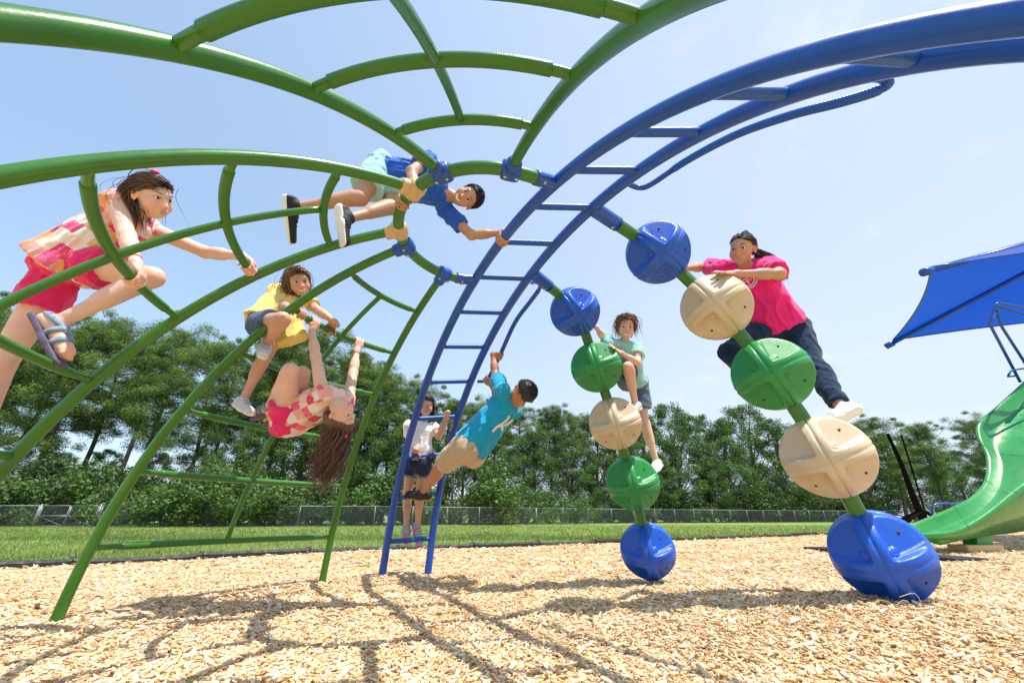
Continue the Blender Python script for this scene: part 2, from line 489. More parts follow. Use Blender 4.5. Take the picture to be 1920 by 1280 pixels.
def chain(cs, cols, s_att):
    att = rail('R', s_att)
    P = spline([att] + list(cs) + [cs[-1] + (cs[-1] - cs[-2]) * .28], 14)
    MB().tube(P, .041, 18).build('pod_post', M['green'], climber)
    i = 6; mb = MB(); mb.tube(P[:i], .048, 18, m=0)
    q = P[i - 2]; t = nrm(P[i - 1] - P[i - 3]); sd_ = nrm(np.cross(t, V3(0, 1, 0)))
    for sg in (-1, 1): mb.tube([q + sd_ * sg * .045, q + sd_ * sg * .057], .009, 10, m=1)
    mb.build('rail_socket', None, climber, mats=[M['blue'], M['steel']])
    for k, (c, cn) in enumerate(zip(cs, cols)):
        j = 14 * (k + 1)
        ax = -nrm(P[min(j + 2, len(P) - 1)] - P[j - 2])         # local z: up along the post
        fc = V3(0, 0, CAM_H) - c; fc[2] *= .6; fc = nrm(fc - ax * (fc @ ax))   # face turned to the path of approach
        bx = np.cross(fc, ax)
        o = None
        if cn not in pod_src:
            me_o = mesh_obj('pod', pv, pq, M[cn], climber); pod_src[cn] = me_o; o = me_o
        else:
            o = pod_src[cn].copy(); COL.objects.link(o); o.parent = climber
        Rm = Matrix(((bx[0], fc[0], ax[0], 0), (bx[1], fc[1], ax[1], 0), (bx[2], fc[2], ax[2], 0), (0, 0, 0, 1)))
        o.matrix_local = Matrix.Translation(Vector(c - world_loc(climber))) @ Rm
        for sb, sa in ((-1, 1), (1, -1), (-1, -1)):
            global bolt_src
            d_ = nrm(V3(sb * .64, .40, sa * .64)) * POD_R * .835
            if bolt_src is None:
                bm_ = MB(); bm_.tube([V3(0, 0, -.004), V3(0, 0, .003)], [.0075, .006], 12)
                bo = bm_.build('pod_bolt', M['dark_bolt'], None); bolt_src = bo
            else:
                bo = bolt_src.copy(); COL.objects.link(bo)
            bo.parent = o
            bo.matrix_local = Matrix.Translation(Vector(d_)) @ Vector(d_).to_track_quat('Z', 'Y').to_matrix().to_4x4()
chain(CH1, ['pod_blue', 'pod_green', 'pod_tan', 'pod_green', 'pod_blue'], 3.12)
chain(CH2, ['pod_blue', 'pod_tan', 'pod_green', 'pod_tan', 'pod_blue'], 3.84)

# ------------------------------------------------------------------ ground: mulch bed, lawn, kerb of black timbers
def vnoise(P, seed=0):
    """cheap smooth noise in [-1, 1] for arrays of points (n,3)"""
    P = np.asarray(P, float); r = np.random.default_rng(seed); o = np.zeros(len(P))
    for k in range(5):
        d = r.normal(size=3); e = r.normal(size=3)
        o += np.sin(P @ d * (1 + .5 * k) + r.uniform(0, 6.28) + 1.3 * np.sin(P @ e * (1 + .4 * k) + r.uniform(0, 6.28)))
    return o / 3.2

MOUND = (CH2[-1][0], CH2[-1][1], CH2[-1][2] - POD_R + .022)
def mulch_z(x, y):
    x = np.asarray(x, float); y = np.asarray(y, float)
    q = np.stack([x * 1.1, y * 1.1, 0 * x], -1).reshape(-1, 3)
    z = .016 * vnoise(q, 3).reshape(x.shape) + .008 * vnoise(q * 3.1, 4).reshape(x.shape)
    g = np.exp(-(((x - MOUND[0]) / 1.0) ** 2 + ((y - MOUND[1]) / .9) ** 2))
    return z * (1 - .8 * g) + MOUND[2] * g
EDGE = spline([V3(-13, -1, 0), V3(-7.4, 3.1, 0), V3(-5.45, 4.75, 0), V3(-4.25, 5.75, 0), V3(-3.1, 6.6, 0), V3(-2.0, 7.3, 0), V3(-.7, 7.85, 0), V3(1.5, 8.9, 0),
               V3(4.3, 10.5, 0), V3(8.6, 13.0, 0), V3(14, 16, 0), V3(24, 20, 0)], 10)
def edge_y(x):
    return np.interp(x, EDGE[:, 0], EDGE[:, 1])

# mulch base material
m, n, l, b = nmat('wood_mulch')
tc = n.new('ShaderNodeTexCoord')
mp = n.new('ShaderNodeMapping'); mp.inputs['Scale'].default_value = (1, 2.6, 1); l.new(tc.outputs['Object'], mp.inputs['Vector'])
vo = n.new('ShaderNodeTexVoronoi'); vo.inputs['Scale'].default_value = 17; l.new(mp.outputs['Vector'], vo.inputs['Vector'])
r = n.new('ShaderNodeValToRGB')
for i, (p_, c_) in enumerate([(0, (.45, .27, .12)), (.35, (.62, .41, .20)), (.7, (.74, .53, .30)), (1, (.55, .35, .16))]):
    e = r.color_ramp.elements[i] if i < 2 else r.color_ramp.elements.new(p_)
    e.position = p_; e.color = (*c_, 1)
l.new(vo.outputs['Color'], r.inputs['Fac']); l.new(r.outputs['Color'], b.inputs['Base Color'])
b.inputs['Roughness'].default_value = .95; b.inputs['Specular IOR Level'].default_value = .15
bp = n.new('ShaderNodeBump'); bp.inputs['Strength'].default_value = 1.0; bp.inputs['Distance'].default_value = .03
l.new(vo.outputs['Distance'], bp.inputs['Height']); l.new(bp.outputs['Normal'], b.inputs['Normal'])
M['mulch'] = m
# chips: colour carried per chip
m, n, l, b = nmat('wood_chip')
at_ = n.new('ShaderNodeAttribute'); at_.attribute_name = 'Col'
tc = n.new('ShaderNodeTexCoord'); no = n.new('ShaderNodeTexNoise'); no.inputs['Scale'].default_value = 70; no.inputs['Detail'].default_value = 4
l.new(tc.outputs['Object'], no.inputs['Vector'])
mx = n.new('ShaderNodeMixRGB'); mx.blend_type = 'OVERLAY'; mx.inputs['Fac'].default_value = .45
l.new(at_.outputs['Color'], mx.inputs['Color1']); l.new(no.outputs['Fac'], mx.inputs['Color2']); l.new(mx.outputs['Color'], b.inputs['Base Color'])
b.inputs['Roughness'].default_value = .85; b.inputs['Specular IOR Level'].default_value = .2
M['chip'] = m

xs = np.linspace(-14, 24, 190); 
rows = np.linspace(0, 1, 90)
gv = []
for t_ in rows:
    y = -4 + (edge_y(xs) + 4) * t_
    gv.append(np.stack([xs, y, mulch_z(xs, y)], 1))
gv = np.array(gv).reshape(-1, 3)
i = np.arange(89)[:, None]; j = np.arange(189)[None]
gq = np.stack([i * 190 + j, i * 190 + j + 1, (i + 1) * 190 + j + 1, (i + 1) * 190 + j], 2).reshape(-1, 4)
mul = mesh_obj('mulch_bed', gv, gq, M['mulch']); tag(mul, kind='structure')

def chips(n, ylo, yhi, lmin, lmax, wmin, wmax, lift, rng, tilt=.30):
    y = ylo + (yhi - ylo) * rng.random(n) ** .85
    x = rng.uniform(-1, 1, n) * (1.42 * y + .55)
    k = (y < edge_y(x) - .05) & (x > -13)
    x, y = x[k], y[k]; n = len(x)
    L = np.clip(lmin * np.exp(rng.normal(0, .55, n)), lmin * .3, lmax); Wd = np.clip(L * rng.uniform(.10, .52, n), wmin, wmax); H = rng.uniform(.001, .0035, n)
    a = rng.uniform(0, 2 * np.pi, n); ti = rng.normal(0, tilt, n); ro = rng.normal(0, tilt * 1.4, n)
    ux = np.stack([np.cos(a) * np.cos(ti), np.sin(a) * np.cos(ti), np.sin(ti)], 1)
    s0 = np.stack([-np.sin(a), np.cos(a), 0 * a], 1); up = np.cross(ux, s0)
    vy = s0 * np.cos(ro)[:, None] + up * np.sin(ro)[:, None]; wz = np.cross(ux, vy)
    c = np.stack([x, y, mulch_z(x, y) + lift * rng.random(n) + np.abs(np.sin(ti)) * L * .35], 1)
    tp = rng.uniform(.45, 1.15, (n, 2)); sk = rng.normal(0, .38, (n, 2))
    V = np.zeros((n, 8, 3)); q = 0
    for ie, e in enumerate((-1, 1)):
        for sgn in (-1, 1):
            for h_ in (-1, 1):
                V[:, q] = c + ux * (e * L / 2 + sgn * sk[:, ie] * Wd)[:, None] + vy * (sgn * Wd / 2 * tp[:, ie])[:, None] + wz * (h_ * H)[:, None]
                q += 1
    fq = np.array([[0, 1, 3, 2], [4, 6, 7, 5], [0, 4, 5, 1], [2, 3, 7, 6], [0, 2, 6, 4], [1, 5, 7, 3]])
    Fq = (np.arange(n)[:, None, None] * 8 + fq[None]).reshape(-1, 4)
    pal = np.array([[.76, .545, .32], [.80, .64, .43], [.68, .445, .235], [.84, .71, .53], [.56, .325, .15], [.72, .475, .255], [.42, .31, .19], [.79, .585, .36]])
    pi = rng.choice(len(pal), n, p=[.22, .18, .14, .13, .06, .08, .05, .14])
    cl = pal[pi] * rng.uniform(.84, 1.18, (n, 1)) * (1 + .09 * vnoise(c * np.array([1.3, 1.3, 0]), 8) + .06 * vnoise(c * np.array([4.5, 4.5, 0]), 9))[:, None]
    return V.reshape(-1, 3), Fq, np.repeat(np.minimum(cl, .92), 8, 0)
def join(parts):
    v, f, c, o = [], [], [], 0
    for a, b_, d in parts:
        v.append(a); f.append(b_ + o); c.append(d); o += len(a)
    return np.concatenate(v), np.concatenate(f), np.concatenate(c)
cv, cf, cc = join([chips(80000, .5, 2.5, .0155, .085, .0022, .017, .011, RNG, .22), chips(78000, 2.3, 4.7, .021, .09, .004, .022, .011, RNG, .20), chips(34000, 4.5, 8.6, .042, .10, .009, .032, .010, RNG, .2), chips(13000, 8.2, 14.5, .065, .13, .02, .05, .010, RNG, .18)])
co = mesh_obj('wood_chips', cv, cf, M['chip'], None, smooth=False, colors=cc)
tag(co, 'loose pale wood chips spread over the playground bed', 'wood chips', kind='stuff')

# a few dry straws caught under the nearest pod
for k in range(7):
    p = V3(MOUND[0] - .05 + rnd.uniform(-.12, .2), MOUND[1] - .2 + rnd.uniform(-.06, .03), 0); p[2] = float(mulch_z(p[0], p[1])) + .01
    q = p + V3(rnd.uniform(-.16, .1), rnd.uniform(-.06, .02), rnd.uniform(.01, .06))
    mid = (p + q) / 2 + V3(rnd.uniform(-.03, .03), 0, .03)
    sp = MB().tube(spline([p, mid, q], 6), .0012, 6).build('straw', mat('dry_straw', (.62, .50, .30), .8) if k == 0 else M['straw'], None, base=p)
    M['straw'] = sp.data.materials[0]
    tag(sp, 'thin dry straw poking up under the nearest blue pod', 'straw', 'straws under the nearest pod')

# lawn
m, n, l, b = nmat('lawn_ground')
tc = n.new('ShaderNodeTexCoord')
n1 = n.new('ShaderNodeTexNoise'); n1.inputs['Scale'].default_value = .35; n1.inputs['Detail'].default_value = 6
n2 = n.new('ShaderNodeTexNoise'); n2.inputs['Scale'].default_value = 9; n2.inputs['Detail'].default_value = 6; n2.inputs['Roughness'].default_value = .75
l.new(tc.outputs['Object'], n1.inputs['Vector']); l.new(tc.outputs['Object'], n2.inputs['Vector'])
r = n.new('ShaderNodeValToRGB')
for i, (p_, c_) in enumerate([(.30, (.12, .19, .045)), (.5, (.19, .27, .07)), (.72, (.29, .31, .13))]):
    e = r.color_ramp.elements[i] if i < 2 else r.color_ramp.elements.new(p_)
    e.position = p_; e.color = (*c_, 1)
mx = n.new('ShaderNodeMixRGB'); mx.inputs['Fac'].default_value = .5
l.new(n1.outputs['Fac'], mx.inputs['Color1']); l.new(n2.outputs['Fac'], mx.inputs['Color2']); l.new(mx.outputs['Color'], r.inputs['Fac'])
l.new(r.outputs['Color'], b.inputs['Base Color']); b.inputs['Roughness'].default_value = .9; b.inputs['Specular IOR Level'].default_value = .1
bp = n.new('ShaderNodeBump'); bp.inputs['Strength'].default_value = .8; bp.inputs['Distance'].default_value = .05
l.new(n2.outputs['Fac'], bp.inputs['Height']); l.new(bp.outputs['Normal'], b.inputs['Normal'])
M['lawn'] = m
lw = mesh_obj('lawn', [[-700, -60, -.08], [700, -60, -.08], [700, 900, -.08], [-700, 900, -.08]], np.array([[0, 1, 2, 3]]), M['lawn'])
tag(lw, kind='structure')
# grass blades
m, n, l, b = nmat('grass_blade')
at_ = n.new('ShaderNodeAttribute'); at_.attribute_name = 'Col'
l.new(at_.outputs['Color'], b.inputs['Base Color']); b.inputs['Roughness'].default_value = .6; b.inputs['Specular IOR Level'].default_value = .25
tr = n.new('ShaderNodeBsdfTranslucent'); l.new(at_.outputs['Color'], tr.inputs['Color'])
ms = n.new('ShaderNodeMixShader'); ms.inputs['Fac'].default_value = .35
l.new(b.outputs['BSDF'], ms.inputs[1]); l.new(tr.outputs['BSDF'], ms.inputs[2]); l.new(ms.outputs['Shader'], n['Material Output'].inputs['Surface'])
M['blade'] = m
def blades(n, ylo, yhi, hmin, hmax, w, rng):
    y = ylo + (yhi - ylo) * rng.random(n) ** 1.5
    x = rng.uniform(-1, 1, n) * (1.45 * y)
    k = y > edge_y(x) + .06; x, y = x[k], y[k]; n = len(x)
    a = rng.uniform(0, 6.28, n); h_ = rng.uniform(hmin, hmax, n); ln = rng.normal(0, .45, n) * h_
    base = np.stack([x, y, np.full(n, -.08)], 1); s = np.stack([np.cos(a), np.sin(a), 0 * a], 1) * (w * rng.uniform(.6, 1.4, n))[:, None]
    le = np.stack([-np.sin(a), np.cos(a), 0 * a], 1) * ln[:, None]
    V = np.stack([base - s, base + s, base + s * .7 + le * .45 + V3(0, 0, 1) * (h_ * .62)[:, None], base + le + V3(0, 0, 1) * h_[:, None]], 1).reshape(-1, 3)
    f = np.arange(n * 4).reshape(-1, 4)
    c = np.array([.155, .25, .055]) * rng.uniform(.7, 1.35, (n, 1)) + rng.random((n, 1)) ** 3 * np.array([.17, .10, .07]); c = c * (1 + .22 * vnoise(base * np.array([.5, .5, 0]), 6))[:, None] + np.maximum(0, vnoise(base * np.array([.33, .33, 0]), 7))[:, None] * np.array([.07, .03, .01])
    return V, f, np.repeat(c, 4, 0)
bv, bf, bc = join([blades(95000, 4.2, 15, .035, .085, .005, RNG), blades(60000, 12, 32, .05, .10, .012, RNG)])
go = mesh_obj('lawn_grass', bv, bf, M['blade'], None, colors=bc)
tag(go, 'short mown green grass of the field behind the playground', 'grass', kind='stuff')

# black plastic landscape timbers edging the mulch
M['timber'] = mat('black_plastic_timber', (.012, .013, .016), .6, var=.3, scale=6, bump=.1, bscale=30)
seg = np.linalg.norm(np.diff(EDGE[:, :2], axis=0), axis=1); cum = np.concatenate([[0], np.cumsum(seg)])
d0 = 5.0; k = 0
while d0 < cum[-1] - 9:
    Ls = rnd.uniform(1.15, 1.35)
    P = np.array([[np.interp(d0 + Ls * t_, cum, EDGE[:, j]) for j in range(2)] for t_ in np.linspace(0, 1, 9)])
    zc = .012 + rnd.uniform(-.012, .014); sag = rnd.uniform(-.012, .018)
    c0 = V3(P[4, 0], P[4, 1], 0)
    prof = np.array([(-.045, -.07), (-.045, .025), (-.028, .05), (.028, .05), (.045, .025), (.045, -.07)])
    V = []
    for q, t_ in zip(P, np.linspace(-1, 1, 9)):
        s = nrm(P[-1] - P[0]); sd_ = np.array([-s[1], s[0]])
        for u_, w_ in prof: V.append([q[0] + sd_[0] * u_, q[1] + sd_[1] * u_, zc + w_ + sag * (1 - t_ * t_) + (.012 if abs(t_) > .9 else 0)])
    Fc = [[i_ * 6 + j_, (i_ + 1) * 6 + j_, (i_ + 1) * 6 + (j_ + 1) % 6, i_ * 6 + (j_ + 1) % 6] for i_ in range(8) for j_ in range(6)] + [[0, 1, 2, 3, 4, 5], [53, 52, 51, 50, 49, 48]]
    tb = mesh_obj('border_timber', np.array(V) - c0, Fc, M['timber'], None, smooth=False); tb.location = tuple(c0)
    tag(tb, 'black plastic border timber laid end to end between lawn and wood chips', 'edging timber', 'border timbers edging the mulch bed')
    pk = MB().tube([V3(P[-1][0], P[-1][1], .03), V3(P[-1][0], P[-1][1], .075 + zc)], [.035, .03], 10).build('end_cap', M['timber'], tb)
    d0 += Ls + .015; k += 1

# ------------------------------------------------------------------ chain-link fence with a double gate
M['galv'] = mat('galvanised_tube', (.27, .29, .30), .55, .7, var=.15)
m, n, l, b = nmat('chain_link_mesh')
b.inputs['Base Color'].default_value = (.20, .22, .22, 1); b.inputs['Metallic'].default_value = .6; b.inputs['Roughness'].default_value = .5
tc = n.new('ShaderNodeTexCoord'); sx = n.new('ShaderNodeSeparateXYZ'); l.new(tc.outputs['UV'], sx.inputs['Vector'])
def mth(op, a, b_=None):
    q = n.new('ShaderNodeMath'); q.operation = op
    for i_, s_ in enumerate((a, b_)):
        if s_ is None: continue
        if isinstance(s_, (int, float)): q.inputs[i_].default_value = s_
        else: l.new(s_, q.inputs[i_])
    return q.outputs[0]
def wire(sgn):
    s_ = mth('ADD', sx.outputs['X'], mth('MULTIPLY', sx.outputs['Y'], sgn)); fr = mth('FRACT', mth('MULTIPLY', s_, 14.0))
    return mth('LESS_THAN', mth('ABSOLUTE', mth('SUBTRACT', fr, .5)), .05)
al = mth('MAXIMUM', wire(1.0), wire(-1.0))
tp = n.new('ShaderNodeBsdfTransparent'); ms = n.new('ShaderNodeMixShader')
l.new(al, ms.inputs['Fac']); l.new(tp.outputs['BSDF'], ms.inputs[1]); l.new(b.outputs['BSDF'], ms.inputs[2])
l.new(ms.outputs['Shader'], n['Material Output'].inputs['Surface'])
M['link'] = m
FEN = [V3(-46, 27.2, 0), V3(-30.2, 27.7, 0), V3(-24.2, 27.8, 0), V3(-9.3, 29.3, 0), V3(2, 36, 0), V3(16, 42.5, 0), V3(34, 49.5, 0), V3(80, 66, 0)]
FH = 1.25; GZ = -.08
def link_panel(a, b_, parent, z0=GZ + .04, z1=GZ + FH):
    L_ = np.linalg.norm(b_ - a)
    o = mesh_obj('mesh_panel', np.array([[*a[:2], z0], [*b_[:2], z0], [*b_[:2], z1], [*a[:2], z1]]) - world_loc(parent), [[0, 1, 2, 3]], M['link'], parent, smooth=False)
    uv = o.data.uv_layers.new(name='UVMap')
    for i_, c_ in enumerate([(0, 0), (L_, 0), (L_, z1 - z0), (0, z1 - z0)]): uv.data[i_].uv = c_
def fence_run(pts, label):
    fo = empty('chain_link_fence', (pts[0][0], pts[0][1], GZ)); tag(fo, label, 'fence')
    for a, b_ in zip(pts[:-1], pts[1:]):
        L_ = np.linalg.norm(b_ - a); k_ = max(1, int(round(L_ / 2.5)))
        for i_ in range(k_ + 1):
            if i_ == k_ and b_ is not pts[-1]: continue
            p = a + (b_ - a) * i_ / k_
            MB().tube([p + V3(0, 0, GZ - .05), p + V3(0, 0, GZ + FH + .03)], .026, 8).build('post', M['galv'], fo)
        MB().tube([a + V3(0, 0, GZ + FH), b_ + V3(0, 0, GZ + FH)], .025, 8).build('top_rail', M['galv'], fo)
        link_panel(a, b_, fo)
g0, g1 = V3(*on_ground(62, 985)[:2], 0), V3(*on_ground(184, 985)[:2], 0)
g0[1] = g1[1] = 27.75; g0[0], g1[0] = -30.5, -26.4
fence_run([FEN[0], g0], 'low chain link fence running off to the left of the double gate')
fence_run([g1, FEN[3], FEN[4]], 'low chain link fence across the lawn in front of the tall pines')
fence_run([FEN[4] + V3(.06, .03, 0), FEN[5], FEN[6], FEN[7]], 'low chain link fence far off in front of the round leafy trees')
gt = empty('double_gate', (g0[0], g0[1], GZ)); tag(gt, 'galvanised double gate with braced chain link leaves', 'gate')
gm = (g0 + g1) / 2
for p in (g0 + V3(.12, -.02, 0), g1 - V3(.12, .02, 0)):
    MB().tube([p + V3(0, 0, GZ - .05), p + V3(0, 0, GZ + FH + .1)], .05, 10).build('gate_post', M['galv'], gt)
for a, b_ in ((g0 + V3(.24, -.02, 0), gm - V3(.05, .02, 0)), (gm + V3(.05, -.02, 0), g1 - V3(.24, .02, 0))):
    z0, z1 = GZ + .06, GZ + FH; zm = (z0 + z1) / 2; Z = lambda p, z: V3(p[0], p[1], z)
    mb = MB()
    for P in ([Z(a, z0), Z(a, z1)], [Z(b_, z0), Z(b_, z1)], [Z(a, z1), Z(b_, z1)], [Z(a, z0), Z(b_, z0)], [Z(a, zm), Z(b_, zm)]): mb.tube(P, .026, 8)
    mb.tube([Z(a, zm) - V3(0, .03, 0), Z(b_, z0) - V3(0, .03, 0)], .012, 6); mb.tube([Z(a, z0) - V3(0, .03, 0), Z(b_, zm) - V3(0, .03, 0)], .012, 6)
    mb.build('gate_frame', M['galv'], gt); link_panel(a, b_, gt, z0, z1)

# ------------------------------------------------------------------ trees
def leaf_mat(name, c, tl=.22):
    m, n, l, b = nmat(name)
    at_ = n.new('ShaderNodeAttribute'); at_.attribute_name = 'Col'
    mx = n.new('ShaderNodeMixRGB'); mx.blend_type = 'MULTIPLY'; mx.inputs['Fac'].default_value = 1; mx.inputs['Color2'].default_value = (*c, 1)
    l.new(at_.outputs['Color'], mx.inputs['Color1']); l.new(mx.outputs['Color'], b.inputs['Base Color'])
    b.inputs['Roughness'].default_value = .55; b.inputs['Specular IOR Level'].default_value = .3
    tr = n.new('ShaderNodeBsdfTranslucent'); l.new(mx.outputs['Color'], tr.inputs['Color'])
    ms = n.new('ShaderNodeMixShader'); ms.inputs['Fac'].default_value = tl
    l.new(b.outputs['BSDF'], ms.inputs[1]); l.new(tr.outputs['BSDF'], ms.inputs[2]); l.new(ms.outputs['Shader'], n['Material Output'].inputs['Surface'])
    return m
M['needle'] = leaf_mat('pine_needles', (.112, .198, .046))
M['leaf'] = leaf_mat('broad_leaves', (.078, .155, .038))
M['bushleaf'] = leaf_mat('bush_leaves', (.10, .15, .04))
M['bark'] = mat('pine_bark', (.10, .072, .052), .95, var=.35, scale=3, bump=.6, bscale=12)
M['bark2'] = mat('grey_bark', (.13, .12, .10), .95, var=.35, scale=3, bump=.6, bscale=12)

def leaf_cloud(clumps, per, size, rng, up=.5, flat=1.0):
    """clumps: (n, 6) centre and half sizes; many small leaf faces through each clump's volume"""
    cl = np.repeat(clumps, per, 0); n = len(cl)
    d = rng.normal(size=(n, 3)); d /= np.linalg.norm(d, axis=1)[:, None]
    rr = rng.random(n) ** .55
    P = cl[:, :3] + d * rr[:, None] * cl[:, 3:6]
    nr = rng.normal(size=(n, 3)) + d * .9 + np.array([0, 0, up]); nr /= np.linalg.norm(nr, axis=1)[:, None]
    t = rng.normal(size=(n, 3)); t -= nr * (t * nr).sum(1)[:, None]; t /= np.linalg.norm(t, axis=1)[:, None]
    s = np.cross(nr, t); a = size * rng.uniform(.6, 1.4, n); w = a * rng.uniform(.35, .6, n) * flat
    V = np.stack([P - t * a[:, None] * .5, P + s * w[:, None] * .5, P + t * a[:, None] * .5 + nr * a[:, None] * .12, P - s * w[:, None] * .5], 1).reshape(-1, 3)
    tone = np.repeat(rng.uniform(.72, 1.30, len(clumps)), per) * rng.uniform(.75, 1.3, n)
    warm = rng.random(n)[:, None] * np.array([.25, .08, -.1]) + 1
    return V, np.arange(n * 4).reshape(-1, 4), np.repeat(tone[:, None] * warm, 4, 0)

def make_pine(seed, H, bare, spread, lean):
    rng = np.random.default_rng(seed)
    root = empty('pine_tree')
    tz = np.linspace(0, 1, 16); wob = rng.normal(0, .02, 2)
    tr = np.stack([lean[0] * tz ** 1.4 * H + wob[0] * H * np.sin(tz * 5), lean[1] * tz ** 1.4 * H + wob[1] * H * np.sin(tz * 4), tz * H * .95 - .3], 1)
    mb = MB(); mb.tube(tr, np.interp(tz, [0, .05, 1], [.27, .2, .04]) * H / 16, 9)
    tp = lambda t_: np.array([np.interp(t_, tz, tr[:, j]) for j in range(3)])
    cl = []
    nb = 34
    for q in range(nb):
        t_ = bare + (1 - bare) * (q + .5) / nb
        az = q * 2.4 + rng.uniform(-.5, .5); k_ = (t_ - bare) / (1 - bare)
        L_ = spread * (.55 + .75 * k_ - 1.05 * k_ ** 3.2) * rng.uniform(.55, 1.1) * (0.6 if k_ < .12 else 1)
        p0 = tp(t_); rise = rng.uniform(.05, .5) * L_ * (.6 + k_)
        p1 = p0 + V3(math.cos(az) * L_ * .55, math.sin(az) * L_ * .55, rise * .35); p2 = p0 + V3(math.cos(az) * L_, math.sin(az) * L_, rise)
        mb.tube(spline([p0, p1, p2], 5), np.linspace(.065, .02, 11), 5)
        for f_ in (rng.uniform(.5, .7), 1.0):
            c = p0 + (p2 - p0) * f_ + V3(*rng.normal(0, .25, 3)); s = rng.uniform(.55, 1.2) * (1.0 - .2 * k_)
            cl.append([*c, s, s, s * rng.uniform(.6, .95)])
            if rng.random() < .9:
                c2 = c + V3(*rng.normal(0, .7, 2), rng.normal(.15, .45)); s *= .75; cl.append([*c2, s, s, s * .8])
    for q in range(22):
        t_ = bare + (1 - bare) * rng.uniform(.15, .95); s = rng.uniform(.6, 1.0); cl.append([*(tp(t_) + V3(*rng.normal(0, spread * .28, 2), rng.normal(0, .3))), s, s, s * .8])
    top = tp(1.0)
    for q in range(7):
        cl.append([*(top + V3(*rng.normal(0, .35, 2), rng.uniform(-1.5, -.2))), .9, .9, .8])
    mb.build('trunk', M['bark'], root)
    V, f, c = leaf_cloud(np.array(cl), 320, .19, rng, .8, .36)
    o = mesh_obj('crown', V, f, M['needle'], root, smooth=False, colors=c)
    return root
def make_broad(seed, H, Wd, low, flatm='leaf'):
    rng = np.random.default_rng(seed)
    root = empty('leafy_tree')
    mb = MB(); tr = spline([V3(0, 0, -.3), V3(rng.normal(0, .2), rng.normal(0, .2), H * .3), V3(rng.normal(0, .4), rng.normal(0, .4), H * .75)], 8)
    mb.tube(tr, np.linspace(.30, .08, len(tr)), 9)
    cl = []
    for q in range(80):
        z = low + (1 - low) * (q + .5) / 80; k_ = (z - low) / (1 - low)
        rad = Wd * (math.sin(math.pi * min(1, .18 + .8 * k_)) ** .6) * rng.uniform(.45, 1.02)
        az = q * 2.4 + rng.uniform(-.7, .7); s = rng.uniform(.75, 1.35) * (1.1 - .35 * k_)
        p = V3(math.cos(az) * rad, math.sin(az) * rad, z * H); cl.append([*p, s, s, s * .72])
        if q % 3 == 0:
            b0 = tr[min(len(tr) - 1, int(len(tr) * min(.95, z * .9)))]
            mb.tube(spline([b0, (b0 + p) / 2 + V3(0, 0, .1), p], 4), np.linspace(.07, .02, 9), 5)
    mb.build('trunk', M['bark2'], root)
    V, f, c = leaf_cloud(np.array(cl), 360, .165, rng, .4, 1.05)
    mesh_obj('crown', V, f, M[flatm], root, smooth=False, colors=c)
    return root
def make_bush(seed, H, Wd, lm='bushleaf'):
    rng = np.random.default_rng(seed); root = empty('bush'); cl = []; mb = MB()
    for q in range(26):
        az = rng.uniform(0, 6.28); rad = Wd * rng.random() ** .5; z = H * rng.uniform(.12, 1) * (1 - .45 * (rad / Wd) ** 2); s = rng.uniform(.4, .75)
        cl.append([math.cos(az) * rad, math.sin(az) * rad, z, s, s, s * .75])
        if q % 4 == 0: mb.tube([V3(0, 0, -.1), V3(math.cos(az) * rad * .8, math.sin(az) * rad * .8, z)], [.05, .015], 5)
    mb.build('stem', M['bark2'], root)
    V, f, c = leaf_cloud(np.array(cl), 230, .12, rng, .4, 1.1)
    mesh_obj('crown', V, f, M[lm], root, smooth=False, colors=c)
    return root
def copy_tree(o, parent=None):
    c = o.copy(); COL.objects.link(c); c.parent = parent
    for ch in list(o.children): copy_tree(ch, c)
    return c
PINES = [(make_pine(21, 16, .42, 3.6, (.05, .02)), 16.4), (make_pine(22, 16, .50, 3.2, (.10, -.02)), 16.4), (make_pine(23, 16, .36, 3.9, (-.04, .03)), 16.4), (make_pine(24, 16, .30, 4.2, (.02, 0)), 16.4)]
BROADS = [(make_broad(31, 13, 4.0, .10), 13), (make_broad(32, 13, 4.6, .08), 13), (make_broad(33, 13, 3.5, .12), 13)]
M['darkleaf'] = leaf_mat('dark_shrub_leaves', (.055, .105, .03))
BUSHES = [(make_bush(41, 2.6, 1.7), 2.6), (make_bush(42, 2.6, 2.2, 'leaf'), 2.6), (make_bush(43, 2.6, 2.0, 'darkleaf'), 2.6)]
used = set()
def plant(protos, idx, u, vtop, Y, label, group, cat='tree', squash=1.0):
    pr, H0 = protos[idx % len(protos)]
    d = nrm(at(u, vtop, 1.0) - V3(0, 0, CAM_H)); k_ = Y / d[1]
    X = d[0] * k_; top = CAM_H + d[2] * k_
    o = pr if id(pr) not in used else copy_tree(pr)
    used.add(id(pr))
    s = (top - GZ) / (H0 * 1.0)
    o.location = (X, Y, GZ); o.scale = (s * squash, s * squash, s); o.rotation_euler = (0, 0, rnd.uniform(0, 6.28))
    tag(o, label, cat, group); return o
LP = 'tall bare trunked pine with tufted dark crown at the lawn\'s left edge'
for q, (u, v, Y) in enumerate([(-230, 540, 36), (-150, 510, 33), (-60, 540, 36), (0, 548, 34), (45, 566, 38), (95, 585, 34), (150, 592, 40), (205, 578, 35), (262, 600, 39), (318, 612, 34), (368, 606, 41), (425, 628, 36), (470, 640, 40), (515, 625, 37), (565, 612, 40)]):
    plant(PINES, q, u, v, Y, LP, 'tall pines at the left of the treeline')
MP = 'full crowned dark pine in the middle of the treeline'
for q, (u, v, Y) in enumerate([(615, 600, 40), (655, 640, 38), (705, 668, 40), (748, 690, 38), (790, 700, 42), (842, 735, 42), (890, 742, 43), (930, 738, 46), (975, 752, 47), (1020, 755, 48), (1068, 762, 50)]):
    plant(PINES, q + 3 if q % 2 else 3, u, v, Y, MP, 'pines in the middle of the treeline', squash=1.15)
